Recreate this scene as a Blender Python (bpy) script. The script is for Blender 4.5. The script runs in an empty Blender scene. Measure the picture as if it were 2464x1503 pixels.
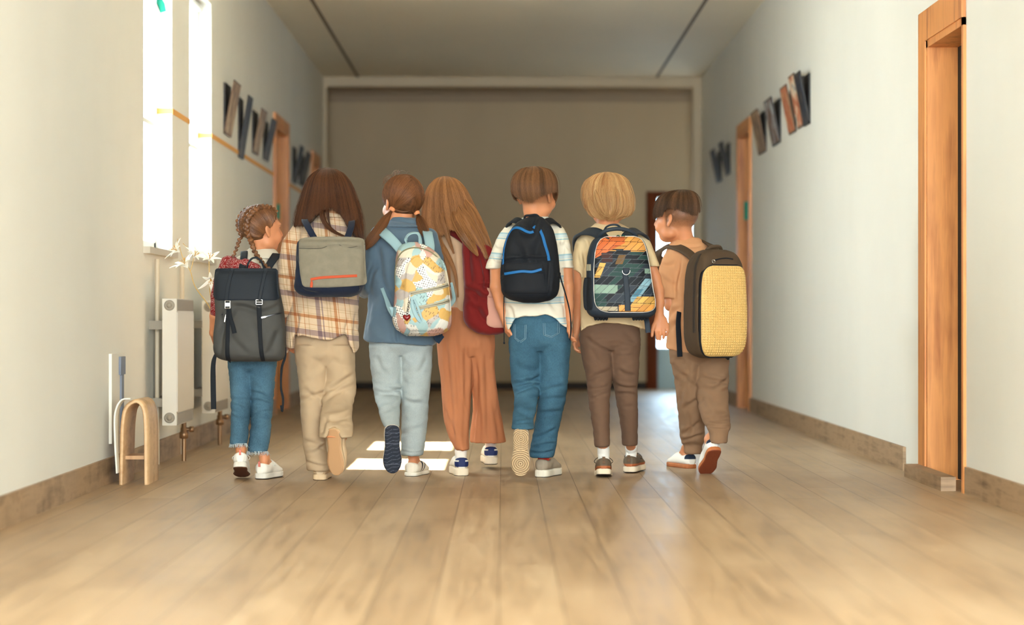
import bpy, math
import numpy as np
from mathutils import Vector, Matrix

# ------------------------------------------------------------------ camera, world, sun, exposure
scn = bpy.context.scene
COLL = scn.collection
F, CX, CY, H = 4800.0, 1210.0, 765.0, 0.677      # focal length (px of a 2464 wide frame), vanishing point, eye height


def P(px, py, Y):
    """point that stands Y metres down the corridor"""
    return np.array([(px - CX) * Y / F, Y, H + (CY - py) * Y / F])


cam_d = bpy.data.cameras.new('camera')
cam = bpy.data.objects.new('camera', cam_d)
COLL.objects.link(cam)
scn.camera = cam
cam.location = (0, 0, H)
cam.rotation_euler = (math.pi / 2, 0, 0)
cam_d.sensor_width = 36.0
cam_d.lens = 36.0 * F / 2464
cam_d.shift_x = (1232 - CX) / 2464
cam_d.shift_y = (CY - 751.5) / 2464
cam_d.dof.use_dof = True
cam_d.dof.focus_distance = 8.42
cam_d.dof.aperture_fstop = 1.7
cam_d.clip_end = 200

w = bpy.data.worlds.new('world')
scn.world = w
w.use_nodes = True
bg = w.node_tree.nodes['Background']
bg.inputs[0].default_value = (0.80, 0.92, 1.0, 1)
bg.inputs[1].default_value = 6.5

sun_d = bpy.data.lights.new('sun', 'SUN')
sun = bpy.data.objects.new('sun', sun_d)
COLL.objects.link(sun)
sun_d.energy = 26.0
sun_d.angle = math.radians(0.6)
sun_d.color = (1.0, 0.92, 0.80)
sun.rotation_euler = Vector((1.0, -0.10, -1.12)).to_track_quat('-Z', 'Y').to_euler()


def portal(name, loc, rot, sx, sy):
    d = bpy.data.lights.new(name, 'AREA')
    d.shape = 'RECTANGLE'
    d.size, d.size_y = sx, sy
    d.cycles.is_portal = True
    o = bpy.data.objects.new(name, d)
    o.location = loc
    o.rotation_euler = rot
    COLL.objects.link(o)


portal('daylight_open_end', (0.04, -2.4, 1.43), (math.pi / 2, 0, 0), 3.4, 2.8)  # end behind the camera left open, without glazing, so daylight fills the corridor
FILL_WIN = [(-2.1, -.6), (-.3, 1.2)]  # unseen windows added near the camera to brighten the near walls
for _y, _w in ((9.375, .77), (10.68, .76)):
    portal('daylight_window', (-1.88, _y, 1.71), (0, -math.pi / 2, 0), 1.42, _w)
for _a, _b in FILL_WIN:
    portal('daylight_window', (-1.88, (_a + _b) / 2, 1.58), (0, -math.pi / 2, 0), 2.1, _b - _a)  # added windows, left wall
    portal('daylight_window', (2.05, (_a + _b) / 2, 1.58), (0, math.pi / 2, 0), 2.1, _b - _a)  # added windows, right wall
portal('daylight_doorway', (1.65, 19.0, 1.0), (-math.pi / 2, 0, 0), 0.5, 2.0)

scn.view_settings.view_transform = 'Standard'
scn.view_settings.look = 'None'
scn.view_settings.gamma = 1.0
scn.view_settings.use_curve_mapping = False
scn.view_settings.exposure = 2.26
scn.cycles.use_denoising = True
scn.cycles.use_adaptive_sampling = True
scn.cycles.adaptive_threshold = 0.025
scn.cycles.max_bounces = 7
scn.cycles.diffuse_bounces = 4
scn.cycles.transparent_max_bounces = 12
scn.cycles.caustics_reflective = False
scn.cycles.caustics_refractive = False
scn.cycles.sample_clamp_indirect = 6.0
# ------------------------------------------------------------------ materials
def lin(c):
    c = np.asarray(c, float) / 255.0
    return np.where(c <= 0.04045, c / 12.92, ((c + 0.055) / 1.055) ** 2.4)


SHADE_TONE = 1.0      # scales the colours that follow; lowered, it puts backlit shade into them


def lin4(c):
    r = lin(c) * SHADE_TONE
    return (float(r[0]), float(r[1]), float(r[2]), 1.0)


MATS = {}


class NT:
    def __init__(s, name):
        s.m = bpy.data.materials.new(name)
        s.m.use_nodes = True
        s.t = s.m.node_tree
        s.b = s.t.nodes['Principled BSDF']

    def n(s, typ, **kw):
        nd = s.t.nodes.new(typ)
        for k, v in kw.items():
            setattr(nd, k, v)
        return nd

    def l(s, a, b):
        s.t.links.new(a, b)

    def math(s, op, a, b=None, c=None):
        nd = s.n('ShaderNodeMath', operation=op)
        for i, v in enumerate((a, b, c)):
            if v is None:
                continue
            if isinstance(v, (int, float)):
                nd.inputs[i].default_value = v
            else:
                s.l(v, nd.inputs[i])
        return nd.outputs[0]

    def mix(s, f, a, b, blend='MIX'):
        nd = s.n('ShaderNodeMix', data_type='RGBA', blend_type=blend)
        for i, v in ((0, f), (6, a), (7, b)):
            if isinstance(v, (int, float)):
                nd.inputs[i].default_value = v
            elif isinstance(v, tuple):
                nd.inputs[i].default_value = v
            else:
                s.l(v, nd.inputs[i])
        return nd.outputs[2]

    def coord(s, scale=(1, 1, 1), rot=(0, 0, 0), loc=(0, 0, 0)):
        tc = s.n('ShaderNodeTexCoord')
        mp = s.n('ShaderNodeMapping')
        mp.inputs[1].default_value = loc
        mp.inputs[2].default_value = rot
        mp.inputs[3].default_value = scale
        s.l(tc.outputs['Object'], mp.inputs[0])
        return mp.outputs[0]

    def noise(s, vec, scale, detail=3, rough=.55):
        nd = s.n('ShaderNodeTexNoise')
        nd.inputs['Scale'].default_value = scale
        nd.inputs['Detail'].default_value = detail
        nd.inputs['Roughness'].default_value = rough
        s.l(vec, nd.inputs['Vector'])
        return nd.outputs[0]

    def ramp(s, fac, stops, interp='LINEAR'):
        nd = s.n('ShaderNodeValToRGB')
        cr = nd.color_ramp
        cr.interpolation = interp
        while len(cr.elements) < len(stops):
            cr.elements.new(.5)
        for e, (p, c) in zip(cr.elements, stops):
            e.position = p
            e.color = c
        s.l(fac, nd.inputs[0])
        return nd.outputs[0]

    def bump(s, h, strength, dist=.002):
        nd = s.n('ShaderNodeBump')
        nd.inputs['Strength'].default_value = strength
        nd.inputs['Distance'].default_value = dist
        s.l(h, nd.inputs['Height'])
        s.l(nd.outputs[0], s.b.inputs['Normal'])

    def base(s, c):
        if isinstance(c, tuple):
            s.b.inputs['Base Color'].default_value = c
        else:
            s.l(c, s.b.inputs['Base Color'])

    def set(s, **kw):
        for k, v in kw.items():
            s.b.inputs[k.replace('_', ' ')].default_value = v
        return s


def M(name, col, rough=.85, metal=0., bump=0., bscale=300., var=0., vscale=6., spec=.3, sheen=0., sss=0., stretch=(1, 1, 1)):
    """plain material: colour with a little mottling and a fine weave or grain"""
    if name in MATS:
        return MATS[name]
    t = NT(name)
    t.set(Roughness=rough, Metallic=metal)
    t.b.inputs['Specular IOR Level'].default_value = spec
    if sheen:
        t.b.inputs['Sheen Weight'].default_value = sheen
    if sss:
        t.b.inputs['Subsurface Weight'].default_value = sss
        t.b.inputs['Subsurface Radius'].default_value = (.6, .25, .12)
        t.b.inputs['Subsurface Scale'].default_value = .02
    c4 = lin4(col)
    if var:
        v = t.coord(stretch)
        n = t.noise(v, vscale, 4)
        lo = tuple(x * (1 - var) for x in c4[:3]) + (1,)
        hi = tuple(min(1, x * (1 + var)) for x in c4[:3]) + (1,)
        t.base(t.ramp(n, [(.3, lo), (.7, hi)]))
    else:
        t.base(c4)
    if bump:
        v2 = t.coord()
        t.bump(t.noise(v2, bscale, 2), bump)
    MATS[name] = t.m
    return t.m


def M_attr(name, rough=.8, bump=0., bscale=300., sss=0., spec=.3):
    """colour comes from the surface's own printed pattern (attribute 'col')"""
    if name in MATS:
        return MATS[name]
    t = NT(name)
    t.set(Roughness=rough)
    t.b.inputs['Specular IOR Level'].default_value = spec
    a = t.n('ShaderNodeAttribute', attribute_name='col')
    t.base(a.outputs['Color'])
    if sss:
        t.b.inputs['Subsurface Weight'].default_value = sss
        t.b.inputs['Subsurface Radius'].default_value = (.6, .25, .12)
        t.b.inputs['Subsurface Scale'].default_value = .02
    if bump:
        t.bump(t.noise(t.coord(), bscale, 2), bump)
    MATS[name] = t.m
    return t.m


def M_hair(name, dark, light):
    t = NT(name)
    a = t.n('ShaderNodeAttribute', attribute_name='tint')
    c = t.ramp(a.outputs['Fac'], [(0, lin4(dark)), (.55, tuple(.5 * (x + y) for x, y in zip(lin4(dark), lin4(light)))), (1, lin4(light))])
    t.base(c)
    t.set(Roughness=.42)
    t.b.inputs['Specular IOR Level'].default_value = .45
    tr = t.n('ShaderNodeBsdfTranslucent')
    t.l(c, tr.inputs[0])
    mx = t.n('ShaderNodeMixShader')
    mx.inputs[0].default_value = .22
    t.l(t.b.outputs[0], mx.inputs[1])
    t.l(tr.outputs[0], mx.inputs[2])
    t.l(mx.outputs[0], t.t.nodes['Material Output'].inputs[0])
    return t.m


def M_denim(name, col, fade=.35):
    t = NT(name)
    t.set(Roughness=.9)
    t.b.inputs['Specular IOR Level'].default_value = .15
    c = lin4(col)
    n1 = t.noise(t.coord((1, 1, .6)), 9, 4)
    n2 = t.noise(t.coord((1, 1, .35)), 420, 2)
    a = tuple(x * (1 - fade) for x in c[:3]) + (1,)
    b = tuple(min(1, x * (1 + fade)) + .01 for x in c[:3]) + (1,)
    base = t.ramp(n1, [(.3, a), (.7, b)])
    t.base(t.mix(.35, base, t.ramp(n2, [(.35, a), (.65, b)])))
    t.bump(n2, .25, .001)
    return t.m


def M_wood(name, dark, light, rough=.45, scale=(30, 30, 1.6)):
    t = NT(name)
    t.set(Roughness=rough)
    v = t.coord(scale)
    n = t.noise(v, 1.0, 5, .6)
    n2 = t.noise(t.coord((6, 6, 2.2)), 1.3, 3)
    s = t.math('ADD', t.math('MULTIPLY', n, .6), t.math('MULTIPLY', n2, .4))
    t.base(t.ramp(s, [(.3, lin4(dark)), (.52, lin4(light)), (.72, tuple(.6 * a + .4 * b for a, b in zip(lin4(light), lin4(dark))))]))
    t.bump(n, .15, .002)
    return t.m


# ------------------------------------------------------------------ mesh building
def mesh_obj(name, V, faces, mat, parent=None, base=(0, 0, 0), col=None, tint=None, smooth=True):
    """V (n,3) in world, faces a list of index arrays; linked as ONE mesh object"""
    V = np.asarray(V, np.float32) - np.asarray(base, np.float32)
    if isinstance(faces, np.ndarray):
        faces = [faces]
    faces = [np.asarray(f, np.int32) for f in faces if len(f)]
    me = bpy.data.meshes.new(name)
    nl = sum(f.size for f in faces)
    npoly = sum(len(f) for f in faces)
    me.vertices.add(len(V))
    me.loops.add(nl)
    me.polygons.add(npoly)
    me.vertices.foreach_set('co', np.ascontiguousarray(V).ravel())
    me.loops.foreach_set('vertex_index', np.concatenate([f.ravel() for f in faces]))
    tot = np.concatenate([np.full(len(f), f.shape[1], np.int32) for f in faces])
    st = np.concatenate([[0], np.cumsum(tot)[:-1]]).astype(np.int32)
    me.polygons.foreach_set('loop_start', st)
    me.polygons.foreach_set('use_smooth', np.full(npoly, smooth))
    me.update(calc_edges=True)
    if col is not None:
        a = me.color_attributes.new('col', 'FLOAT_COLOR', 'POINT')
        c = np.ones((len(V), 4), np.float32)
        c[:, :3] = col
        a.data.foreach_set('color', c.ravel())
    if tint is not None:
        a = me.attributes.new('tint', 'FLOAT', 'POINT')
        a.data.foreach_set('value', np.asarray(tint, np.float32))
    if mat is not None:
        me.materials.append(mat)
    o = bpy.data.objects.new(name, me)
    COLL.objects.link(o)
    if parent is not None:
        o.parent = parent
    else:
        o.location = base
    return o


def tag(o, label=None, cat=None, group=None, kind=None):
    if label:
        o['label'] = label
    if cat:
        o['category'] = cat
    if group:
        o['group'] = group
    if kind:
        o['kind'] = kind
    return o


def empty(name, loc, label, cat, group=None):
    o = bpy.data.objects.new(name, None)
    o.empty_display_size = .05
    o.location = loc
    COLL.objects.link(o)
    return tag(o, label, cat, group)


class MB:
    """collects boxes, tubes and sheets that make up one mesh"""

    def __init__(s):
        s.V, s.F, s.n = [], {3: [], 4: []}, 0

    def add(s, V, *faces):
        V = np.asarray(V, float)
        for f in faces:
            f = np.asarray(f, int)
            if len(f):
                s.F[f.shape[1]].append(f + s.n)
        s.V.append(V)
        s.n += len(V)
        return s

    def box(s, lo, hi, R=None, c=None):
        (x0, y0, z0), (x1, y1, z1) = lo, hi
        V = np.array([[x, y, z] for x in (x0, x1) for y in (y0, y1) for z in (z0, z1)], float)
        if R is not None:
            V = (V - c) @ np.asarray(R).T + c
        f = np.array([[0, 1, 3, 2], [4, 6, 7, 5], [0, 4, 5, 1], [2, 3, 7, 6], [0, 2, 6, 4], [1, 5, 7, 3]])
        return s.add(V, f)

    def tube(s, pts, r, sides=8, closed=False):
        pts = np.asarray(pts, float)
        n = len(pts)
        r = np.broadcast_to(np.asarray(r, float), (n,))
        T = np.gradient(pts, axis=0) if not closed else np.roll(pts, -1, 0) - np.roll(pts, 1, 0)
        T /= np.linalg.norm(T, axis=1)[:, None] + 1e-12
        up = np.array([0.31, -0.2, .93])
        A = np.cross(T, up)
        A /= np.linalg.norm(A, axis=1)[:, None] + 1e-9
        B = np.cross(T, A)
        th = np.linspace(0, 2 * np.pi, sides, endpoint=False)
        V = pts[:, None] + r[:, None, None] * (np.cos(th)[None, :, None] * A[:, None] + np.sin(th)[None, :, None] * B[:, None])
        i = np.arange(n if closed else n - 1)[:, None]
        j = np.arange(sides)[None]
        i2, j2 = (i + 1) % n, (j + 1) % sides
        q = np.stack(np.broadcast_arrays(i * sides + j, i * sides + j2, i2 * sides + j2, i2 * sides + j), -1).reshape(-1, 4)
        s.add(V.reshape(-1, 3), q)
        if not closed:
            for k, idx in ((0, 0), (1, n - 1)):
                c = [pts[idx]] + list(V[idx])
                f = [[0, 1 + (a + 1) % sides, 1 + a] if k == 0 else [0, 1 + a, 1 + (a + 1) % sides] for a in range(sides)]
                s.add(c, np.array(f)[:, ::-1])
        return s

    def sweep(s, pts, side, nor, wid, thk):
        """rounded strap: pts with side and normal vectors"""
        pts, side, nor = (np.asarray(a, float) for a in (pts, side, nor))
        n = len(pts)
        wid = np.broadcast_to(np.asarray(wid, float), (n,))[:, None] / 2
        t = thk / 2
        prof = [(-1, -.5), (-.94, 1), (-.5, 1), (0, 1), (.5, 1), (.94, 1), (1, -.5), (.94, -1), (-.94, -1)]
        V = np.stack([pts + side * wid * a + nor * t * b for a, b in prof], 1)
        m = len(prof)
        i = np.arange(n - 1)[:, None]
        j = np.arange(m)[None]
        j2 = (j + 1) % m
        q = np.stack(np.broadcast_arrays(i * m + j, (i + 1) * m + j, (i + 1) * m + j2, i * m + j2), -1).reshape(-1, 4)
        s.add(V.reshape(-1, 3), q)
        for idx, rev in ((0, 0), (n - 1, 1)):
            f = np.array([[0, a, a + 1] for a in range(1, m - 1)])
            s.add(V[idx], f[:, ::-1] if rev else f)
        return s

    def lathe(s, c, axis, prof, sides=20):
        """prof: (distance along axis, radius)"""
        axis = np.asarray(axis, float)
        axis /= np.linalg.norm(axis)
        pts = np.array([np.asarray(c) + axis * a for a, _ in prof])
        A = np.cross(axis, [.3, .2, .9])
        A /= np.linalg.norm(A)
        B = np.cross(axis, A)
        th = np.linspace(0, 2 * np.pi, sides, endpoint=False)
        r = np.array([b for _, b in prof])
        V = pts[:, None] + r[:, None, None] * (np.cos(th)[None, :, None] * A + np.sin(th)[None, :, None] * B)
        n = len(prof)
        i = np.arange(n - 1)[:, None]
        j = np.arange(sides)[None]
        j2 = (j + 1) % sides
        q = np.stack(np.broadcast_arrays(i * sides + j, i * sides + j2, (i + 1) * sides + j2, (i + 1) * sides + j), -1).reshape(-1, 4)
        return s.add(V.reshape(-1, 3), q)

    def build(s, name, mat, parent=None, base=(0, 0, 0), smooth=True, **kw):
        V = np.concatenate(s.V)
        fs = [np.concatenate(s.F[k]) for k in (3, 4) if s.F[k]]
        return mesh_obj(name, V, fs, mat, parent, base, smooth=smooth, **kw)


def box_obj(name, lo, hi, mat, parent=None, base=(0, 0, 0)):
    return MB().box(lo, hi).build(name, mat, parent, base, smooth=False)


def spline(pts, n):
    """smooth curve through control points"""
    pts = np.asarray(pts, float)
    if len(pts) < 3:
        return pts[0] + (pts[-1] - pts[0]) * np.linspace(0, 1, n)[:, None]
    d = np.concatenate([[0], np.cumsum(np.linalg.norm(np.diff(pts[:, :], axis=0), axis=1) ** .7)])
    d /= d[-1]
    tt = np.linspace(0, 1, n)
    ext = np.vstack([2 * pts[0] - pts[1], pts, 2 * pts[-1] - pts[-2]])
    k = np.clip(np.searchsorted(d, tt, 'right') - 1, 0, len(pts) - 2)
    u = ((tt - d[k]) / (d[k + 1] - d[k]))[:, None]
    p0, p1, p2, p3 = ext[k], ext[k + 1], ext[k + 2], ext[k + 3]
    return .5 * (2 * p1 + (p2 - p0) * u + (2 * p0 - 5 * p1 + 4 * p2 - p3) * u ** 2 + (3 * p1 - p0 - 3 * p2 + p3) * u ** 3)


def pchip(x, y, xi):
    x, y = np.asarray(x, float), np.asarray(y, float)
    if len(x) < 3:
        return np.interp(xi, x, y)
    h = np.diff(x)
    d = np.diff(y) / h
    m = np.zeros_like(y)
    w1, w2 = 2 * h[1:] + h[:-1], h[1:] + 2 * h[:-1]
    ok = d[:-1] * d[1:] > 0
    with np.errstate(divide='ignore', invalid='ignore'):
        m[1:-1] = np.where(ok, (w1 + w2) / (w1 / d[:-1] + w2 / d[1:]), 0)
    m[0], m[-1] = d[0], d[-1]
    k = np.clip(np.searchsorted(x, xi, 'right') - 1, 0, len(x) - 2)
    t = np.clip((xi - x[k]) / h[k], 0, 1)
    return ((1 + 2 * t) * (1 - t) ** 2 * y[k] + t * (1 - t) ** 2 * h[k] * m[k] + t * t * (3 - 2 * t) * y[k + 1] + t * t * (t - 1) * h[k] * m[k + 1])


_pr = np.random.default_rng(3)
_perm = _pr.permutation(256)
_g3 = _pr.normal(size=(256, 3))
_g3 /= np.linalg.norm(_g3, axis=1)[:, None]


def pnoise(p):
    p = np.asarray(p, float)
    i = np.floor(p).astype(int)
    f = p - i
    u = f * f * f * (f * (f * 6 - 15) + 10)
    out = np.zeros(len(p))
    for a in (0, 1):
        wa = u[:, 0] if a else 1 - u[:, 0]
        for b in (0, 1):
            wb = u[:, 1] if b else 1 - u[:, 1]
            for c in (0, 1):
                wc = u[:, 2] if c else 1 - u[:, 2]
                h = _perm[(_perm[(_perm[(i[:, 0] + a) & 255] + i[:, 1] + b) & 255] + i[:, 2] + c) & 255]
                out += wa * wb * wc * ((f - (a, b, c)) * _g3[h]).sum(1)
    return out


def rotz(a):
    c, s = math.cos(a), math.sin(a)
    return np.array([[c, -s, 0], [s, c, 0], [0, 0, 1.]])


def rotx(a):
    c, s = math.cos(a), math.sin(a)
    return np.array([[1., 0, 0], [0, c, -s], [0, s, c]])


def roty(a):
    c, s = math.cos(a), math.sin(a)
    return np.array([[c, 0, s], [0, 1., 0], [-s, 0, c]])


# ------------------------------------------------------------------ soft solids (blended volumes turned into one surface)
class Ell:
    def __init__(s, c, r, R=None):
        s.c, s.r = np.asarray(c, float), np.broadcast_to(np.asarray(r, float), (3,)).copy()
        s.R = np.eye(3) if R is None else R
        e = np.sqrt(((s.R * s.r[None]) ** 2).sum(1))
        s.lo, s.hi = s.c - e, s.c + e

    def __call__(s, X, Y, Z):
        x, y, z = X - s.c[0], Y - s.c[1], Z - s.c[2]
        R = s.R
        l = [(R[0, i] * x + R[1, i] * y + R[2, i] * z) / s.r[i] for i in range(3)]
        q = np.sqrt(l[0] ** 2 + l[1] ** 2 + l[2] ** 2)
        g = np.sqrt((l[0] / s.r[0]) ** 2 + (l[1] / s.r[1]) ** 2 + (l[2] / s.r[2]) ** 2) + 1e-9
        return q * (q - 1) / g


class Cap:
    def __init__(s, a, b, ra, rb):
        s.a, s.b, s.ra, s.rb = np.asarray(a, float), np.asarray(b, float), ra, rb
        r = max(ra, rb)
        s.lo, s.hi = np.minimum(s.a, s.b) - r, np.maximum(s.a, s.b) + r

    def __call__(s, X, Y, Z):
        d = s.b - s.a
        L = (d * d).sum() + 1e-12
        t = np.clip(((X - s.a[0]) * d[0] + (Y - s.a[1]) * d[1] + (Z - s.a[2]) * d[2]) / L, 0, 1)
        return np.sqrt((X - s.a[0] - t * d[0]) ** 2 + (Y - s.a[1] - t * d[1]) ** 2 + (Z - s.a[2] - t * d[2]) ** 2) - (s.ra + (s.rb - s.ra) * t)


class Col:
    """upright body described by sections from top to bottom"""

    def __init__(s, z, cx, cy, rx, ry, n=2.):
        o = np.argsort(z)
        s.z, s.cx, s.cy, s.rx, s.ry = (np.asarray(a, float)[o] for a in (z, cx, cy, rx, ry))
        s.n = n
        zz = np.linspace(s.z[0], s.z[-1], 60)
        t = s.at(zz)
        s.lo = np.array([(t[0] - t[2]).min(), (t[1] - t[3]).min(), s.z[0]])
        s.hi = np.array([(t[0] + t[2]).max(), (t[1] + t[3]).max(), s.z[-1]])

    def at(s, z):
        z = np.clip(z, s.z[0], s.z[-1])
        return [pchip(s.z, a, z) for a in (s.cx, s.cy, s.rx, s.ry)]

    def scaled(s, f, fy=None, z0=None, z1=None):
        c = Col(s.z, s.cx, s.cy, s.rx * f, s.ry * (fy or f), s.n)
        if z0 is not None or z1 is not None:
            zz = np.linspace(z0 if z0 is not None else s.z[0], z1 if z1 is not None else s.z[-1], 14)
            t = c.at(zz)
            c = Col(zz, *t, s.n)
        return c

    def __call__(s, X, Y, Z):
        z1 = Z.ravel()
        cx, cy, rx, ry = (a.reshape(Z.shape) for a in s.at(z1))
        u, v = np.abs(X - cx) / rx, np.abs(Y - cy) / ry
        if s.n == 2.:
            q = np.sqrt(u * u + v * v)
            g = np.sqrt((u / rx) ** 2 + (v / ry) ** 2) + 1e-6
            d = q * (q - 1) / g
        else:
            q = (u ** s.n + v ** s.n) ** (1 / s.n)
            d = (q - 1) * np.minimum(rx, ry)
        return np.maximum(d, np.maximum(Z - s.z[-1], s.z[0] - Z))

    def surf(s, th, z, f=1.):
        cx, cy, rx, ry = s.at(z)
        c, si = np.cos(th), np.sin(th)
        k = (np.abs(c) ** s.n + np.abs(si) ** s.n) ** (-1 / s.n) * f
        return np.stack([cx + rx * c * k, cy + ry * si * k, np.broadcast_to(z, c.shape)], -1)

    def yfront(s, x, z):
        cx, cy, rx, ry = s.at(z)
        u = np.clip(np.abs((x - cx) / rx), 0, .985)
        return cy - ry * (1 - u ** s.n) ** (1 / s.n)


def solid(items, h=.005, smooth=2, clip=None):
    """items: (shape, k) joined softly, or (shape, k, 'cut') taken away -> vertices, quads, normals"""
    items = [(i if isinstance(i, tuple) else (i, .008)) for i in items]
    pos = [i for i in items if len(i) < 3]
    lo = np.min([i[0].lo for i in pos], 0) - 4 * h
    hi = np.max([i[0].hi for i in pos], 0) + 4 * h
    n = np.ceil((hi - lo) / h).astype(int) + 1
    ax = [lo[i] + h * np.arange(n[i]) for i in range(3)]
    D = np.full(n, 1.0, np.float32)
    for it in items:
        sh, k = it[0], it[1]
        pad = k + 3 * h
        a = np.clip(np.floor((sh.lo - pad - lo) / h).astype(int), 0, n)
        b = np.clip(np.ceil((sh.hi + pad - lo) / h).astype(int) + 1, 0, n)
        if (b <= a).any():
            continue
        sl = tuple(slice(a[i], b[i]) for i in range(3))
        X, Y, Z = ax[0][sl[0]][:, None, None], ax[1][sl[1]][None, :, None], ax[2][sl[2]][None, None, :]
        e = sh(X, Y, Z)
        d = D[sl]
        if len(it) < 3:
            t = np.clip(.5 + .5 * (d - e) / k, 0, 1)
            D[sl] = d + (e - d) * t - k * t * (1 - t)
        else:
            t = np.clip(.5 - .5 * (d + e) / k, 0, 1)
            D[sl] = d + (-e - d) * t + k * t * (1 - t)
    if clip is not None:
        D = np.maximum(D, clip(ax[0][:, None, None], ax[1][None, :, None], ax[2][None, None, :]).astype(np.float32))
    for i in range(3):
        for e in (0, -1):
            sl = [slice(None)] * 3
            sl[i] = e
            D[tuple(sl)] = np.maximum(D[tuple(sl)], h)
    S = D < 0
    c = np.zeros(n - 1, np.uint8)
    for a in (0, 1):
        for b in (0, 1):
            for g in (0, 1):
                c += S[a:n[0] - 1 + a, b:n[1] - 1 + b, g:n[2] - 1 + g]
    act = (c > 0) & (c < 8)
    idx = np.full(n - 1, -1, np.int64)
    I = np.argwhere(act)
    idx[act] = np.arange(len(I))
    acc = np.zeros((len(I), 3))
    cnt = np.zeros(len(I))
    cor = [(a, b, g) for a in (0, 1) for b in (0, 1) for g in (0, 1)]
    val = {q: D[I[:, 0] + q[0], I[:, 1] + q[1], I[:, 2] + q[2]] for q in cor}
    for q in cor:
        for axn in range(3):
            if q[axn] == 0:
                r = list(q)
                r[axn] = 1
                v0, v1 = val[q], val[tuple(r)]
                x = (v0 < 0) != (v1 < 0)
                t = np.where(x, v0 / np.where(x, v0 - v1, 1), 0)
                p = np.array(q, float)[None] + np.zeros((len(I), 1))
                p[:, axn] += t
                acc += p * x[:, None]
                cnt += x
    V = lo + h * (I + acc / cnt[:, None])
    Q = []
    for axn in range(3):
        o1, o2 = (axn + 1) % 3, (axn + 2) % 3
        s0 = [slice(None)] * 3
        s1 = [slice(None)] * 3
        s0[axn], s1[axn] = slice(0, -1), slice(1, None)
        for o in (o1, o2):
            s0[o] = s1[o] = slice(1, -1)
        A, B = S[tuple(s0)], S[tuple(s1)]
        for flip, msk in ((0, A & ~B), (1, ~A & B)):
            e = np.argwhere(msk)
            if not len(e):
                continue
            e[:, o1] += 1
            e[:, o2] += 1
            quad = []
            for d1, d2 in ((-1, -1), (0, -1), (0, 0), (-1, 0)):
                q = e.copy()
                q[:, o1] += d1
                q[:, o2] += d2
                quad.append(idx[q[:, 0], q[:, 1], q[:, 2]])
            quad = np.stack(quad, 1)
            Q.append(quad[:, ::-1] if flip else quad)
    Q = np.concatenate(Q)
    Q = Q[(Q >= 0).all(1)]
    for _ in range(smooth):
        V = relax(V, Q, .5)
    return V, Q


def relax(V, Q, f):
    e = np.concatenate([Q[:, [0, 1]], Q[:, [1, 2]], Q[:, [2, 3]], Q[:, [3, 0]]])
    n = len(V)
    cnt = np.bincount(e[:, 0], minlength=n) + np.bincount(e[:, 1], minlength=n)
    out = np.empty_like(V)
    for i in range(3):
        s = np.bincount(e[:, 0], V[e[:, 1], i], n) + np.bincount(e[:, 1], V[e[:, 0], i], n)
        out[:, i] = s / np.maximum(cnt, 1)
    return V + (out - V) * f


def normals(V, Q):
    fn = np.cross(V[Q[:, 2]] - V[Q[:, 0]], V[Q[:, 3]] - V[Q[:, 1]])
    N = np.zeros_like(V)
    for i in range(3):
        for j in range(4):
            N[:, i] += np.bincount(Q[:, j], fn[:, i], len(V))
    return N / (np.linalg.norm(N, axis=1)[:, None] + 1e-12)


def wrinkle(V, Q, amp=.002, sc=(18, 18, 30), folds=(), Y=8.4, seed=0, fold_back=True):
    """cloth: soft random creases and drawn folds (px,py,px,py,depth mm,width px)"""
    N = normals(V, Q)
    n1 = pnoise(V * np.asarray(sc) + seed * 7.3)
    n2 = pnoise(V * np.asarray(sc) * 2.3 + seed * 3.1 + 40)
    ridge = 1 - 2 * np.abs(n1)
    d = 1.5 * amp * (.9 * n1 + .5 * n2 + .7 * (ridge - .7))
    if len(folds):
        px = CX + V[:, 0] * F / V[:, 1]
        py = CY - (V[:, 2] - H) * F / V[:, 1]
        back = np.clip(-N[:, 1] * 2, 0, 1) if fold_back else 1.
        for (x0, y0, x1, y1, a, wd) in folds:
            dx, dy = x1 - x0, y1 - y0
            L = math.hypot(dx, dy)
            t = ((px - x0) * dx + (py - y0) * dy) / L / L
            s = ((px - x0) * dy - (py - y0) * dx) / L
            s = s + 4 * np.sin(t * 3.1 + seed + x0)
            end = np.clip((t + .15) / .3, 0, 1) * np.clip((1.15 - t) / .3, 0, 1)
            prof = -np.exp(-(s / wd) ** 2) + .8 * np.exp(-((s - 1.9 * wd) / (1.2 * wd)) ** 2)
            d = d + back * end * prof * a * .0018
    return V + N * d[:, None]
# ------------------------------------------------------------------ the corridor
XL, XR, ZC, YE = -1.62, 1.79, 2.85, 18.0


def YL(px, x=XL):
    return F * x / (px - CX)


def YR(px, x=XR):
    return F * x / (px - CX)


def zpx(py, Y):
    return H + (CY - py) * Y / F


def wall_mb(x0, x1, y0, y1, z0, z1, openings):
    mb = MB()
    y = y0
    for a, b, za, zb in sorted(openings):
        mb.box((x0, y, z0), (x1, a, z1))
        if za > z0:
            mb.box((x0, a, z0), (x1, b, za))
        if zb < z1:
            mb.box((x0, a, zb), (x1, b, z1))
        y = b
    mb.box((x0, y, z0), (x1, y1, z1))
    return mb


def plaster(name, c, stain=.05):
    t = NT(name)
    t.set(Roughness=.75)
    t.b.inputs['Specular IOR Level'].default_value = .25
    c4 = lin4(c)
    n = t.noise(t.coord((1, .5, .35)), 2.2, 4)
    lo = tuple(x * (1 - stain) for x in c4[:3]) + (1,)
    t.base(t.ramp(n, [(.35, lo), (.65, c4)]))
    t.bump(t.noise(t.coord(), 90, 3), .08, .002)
    return t.m


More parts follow.
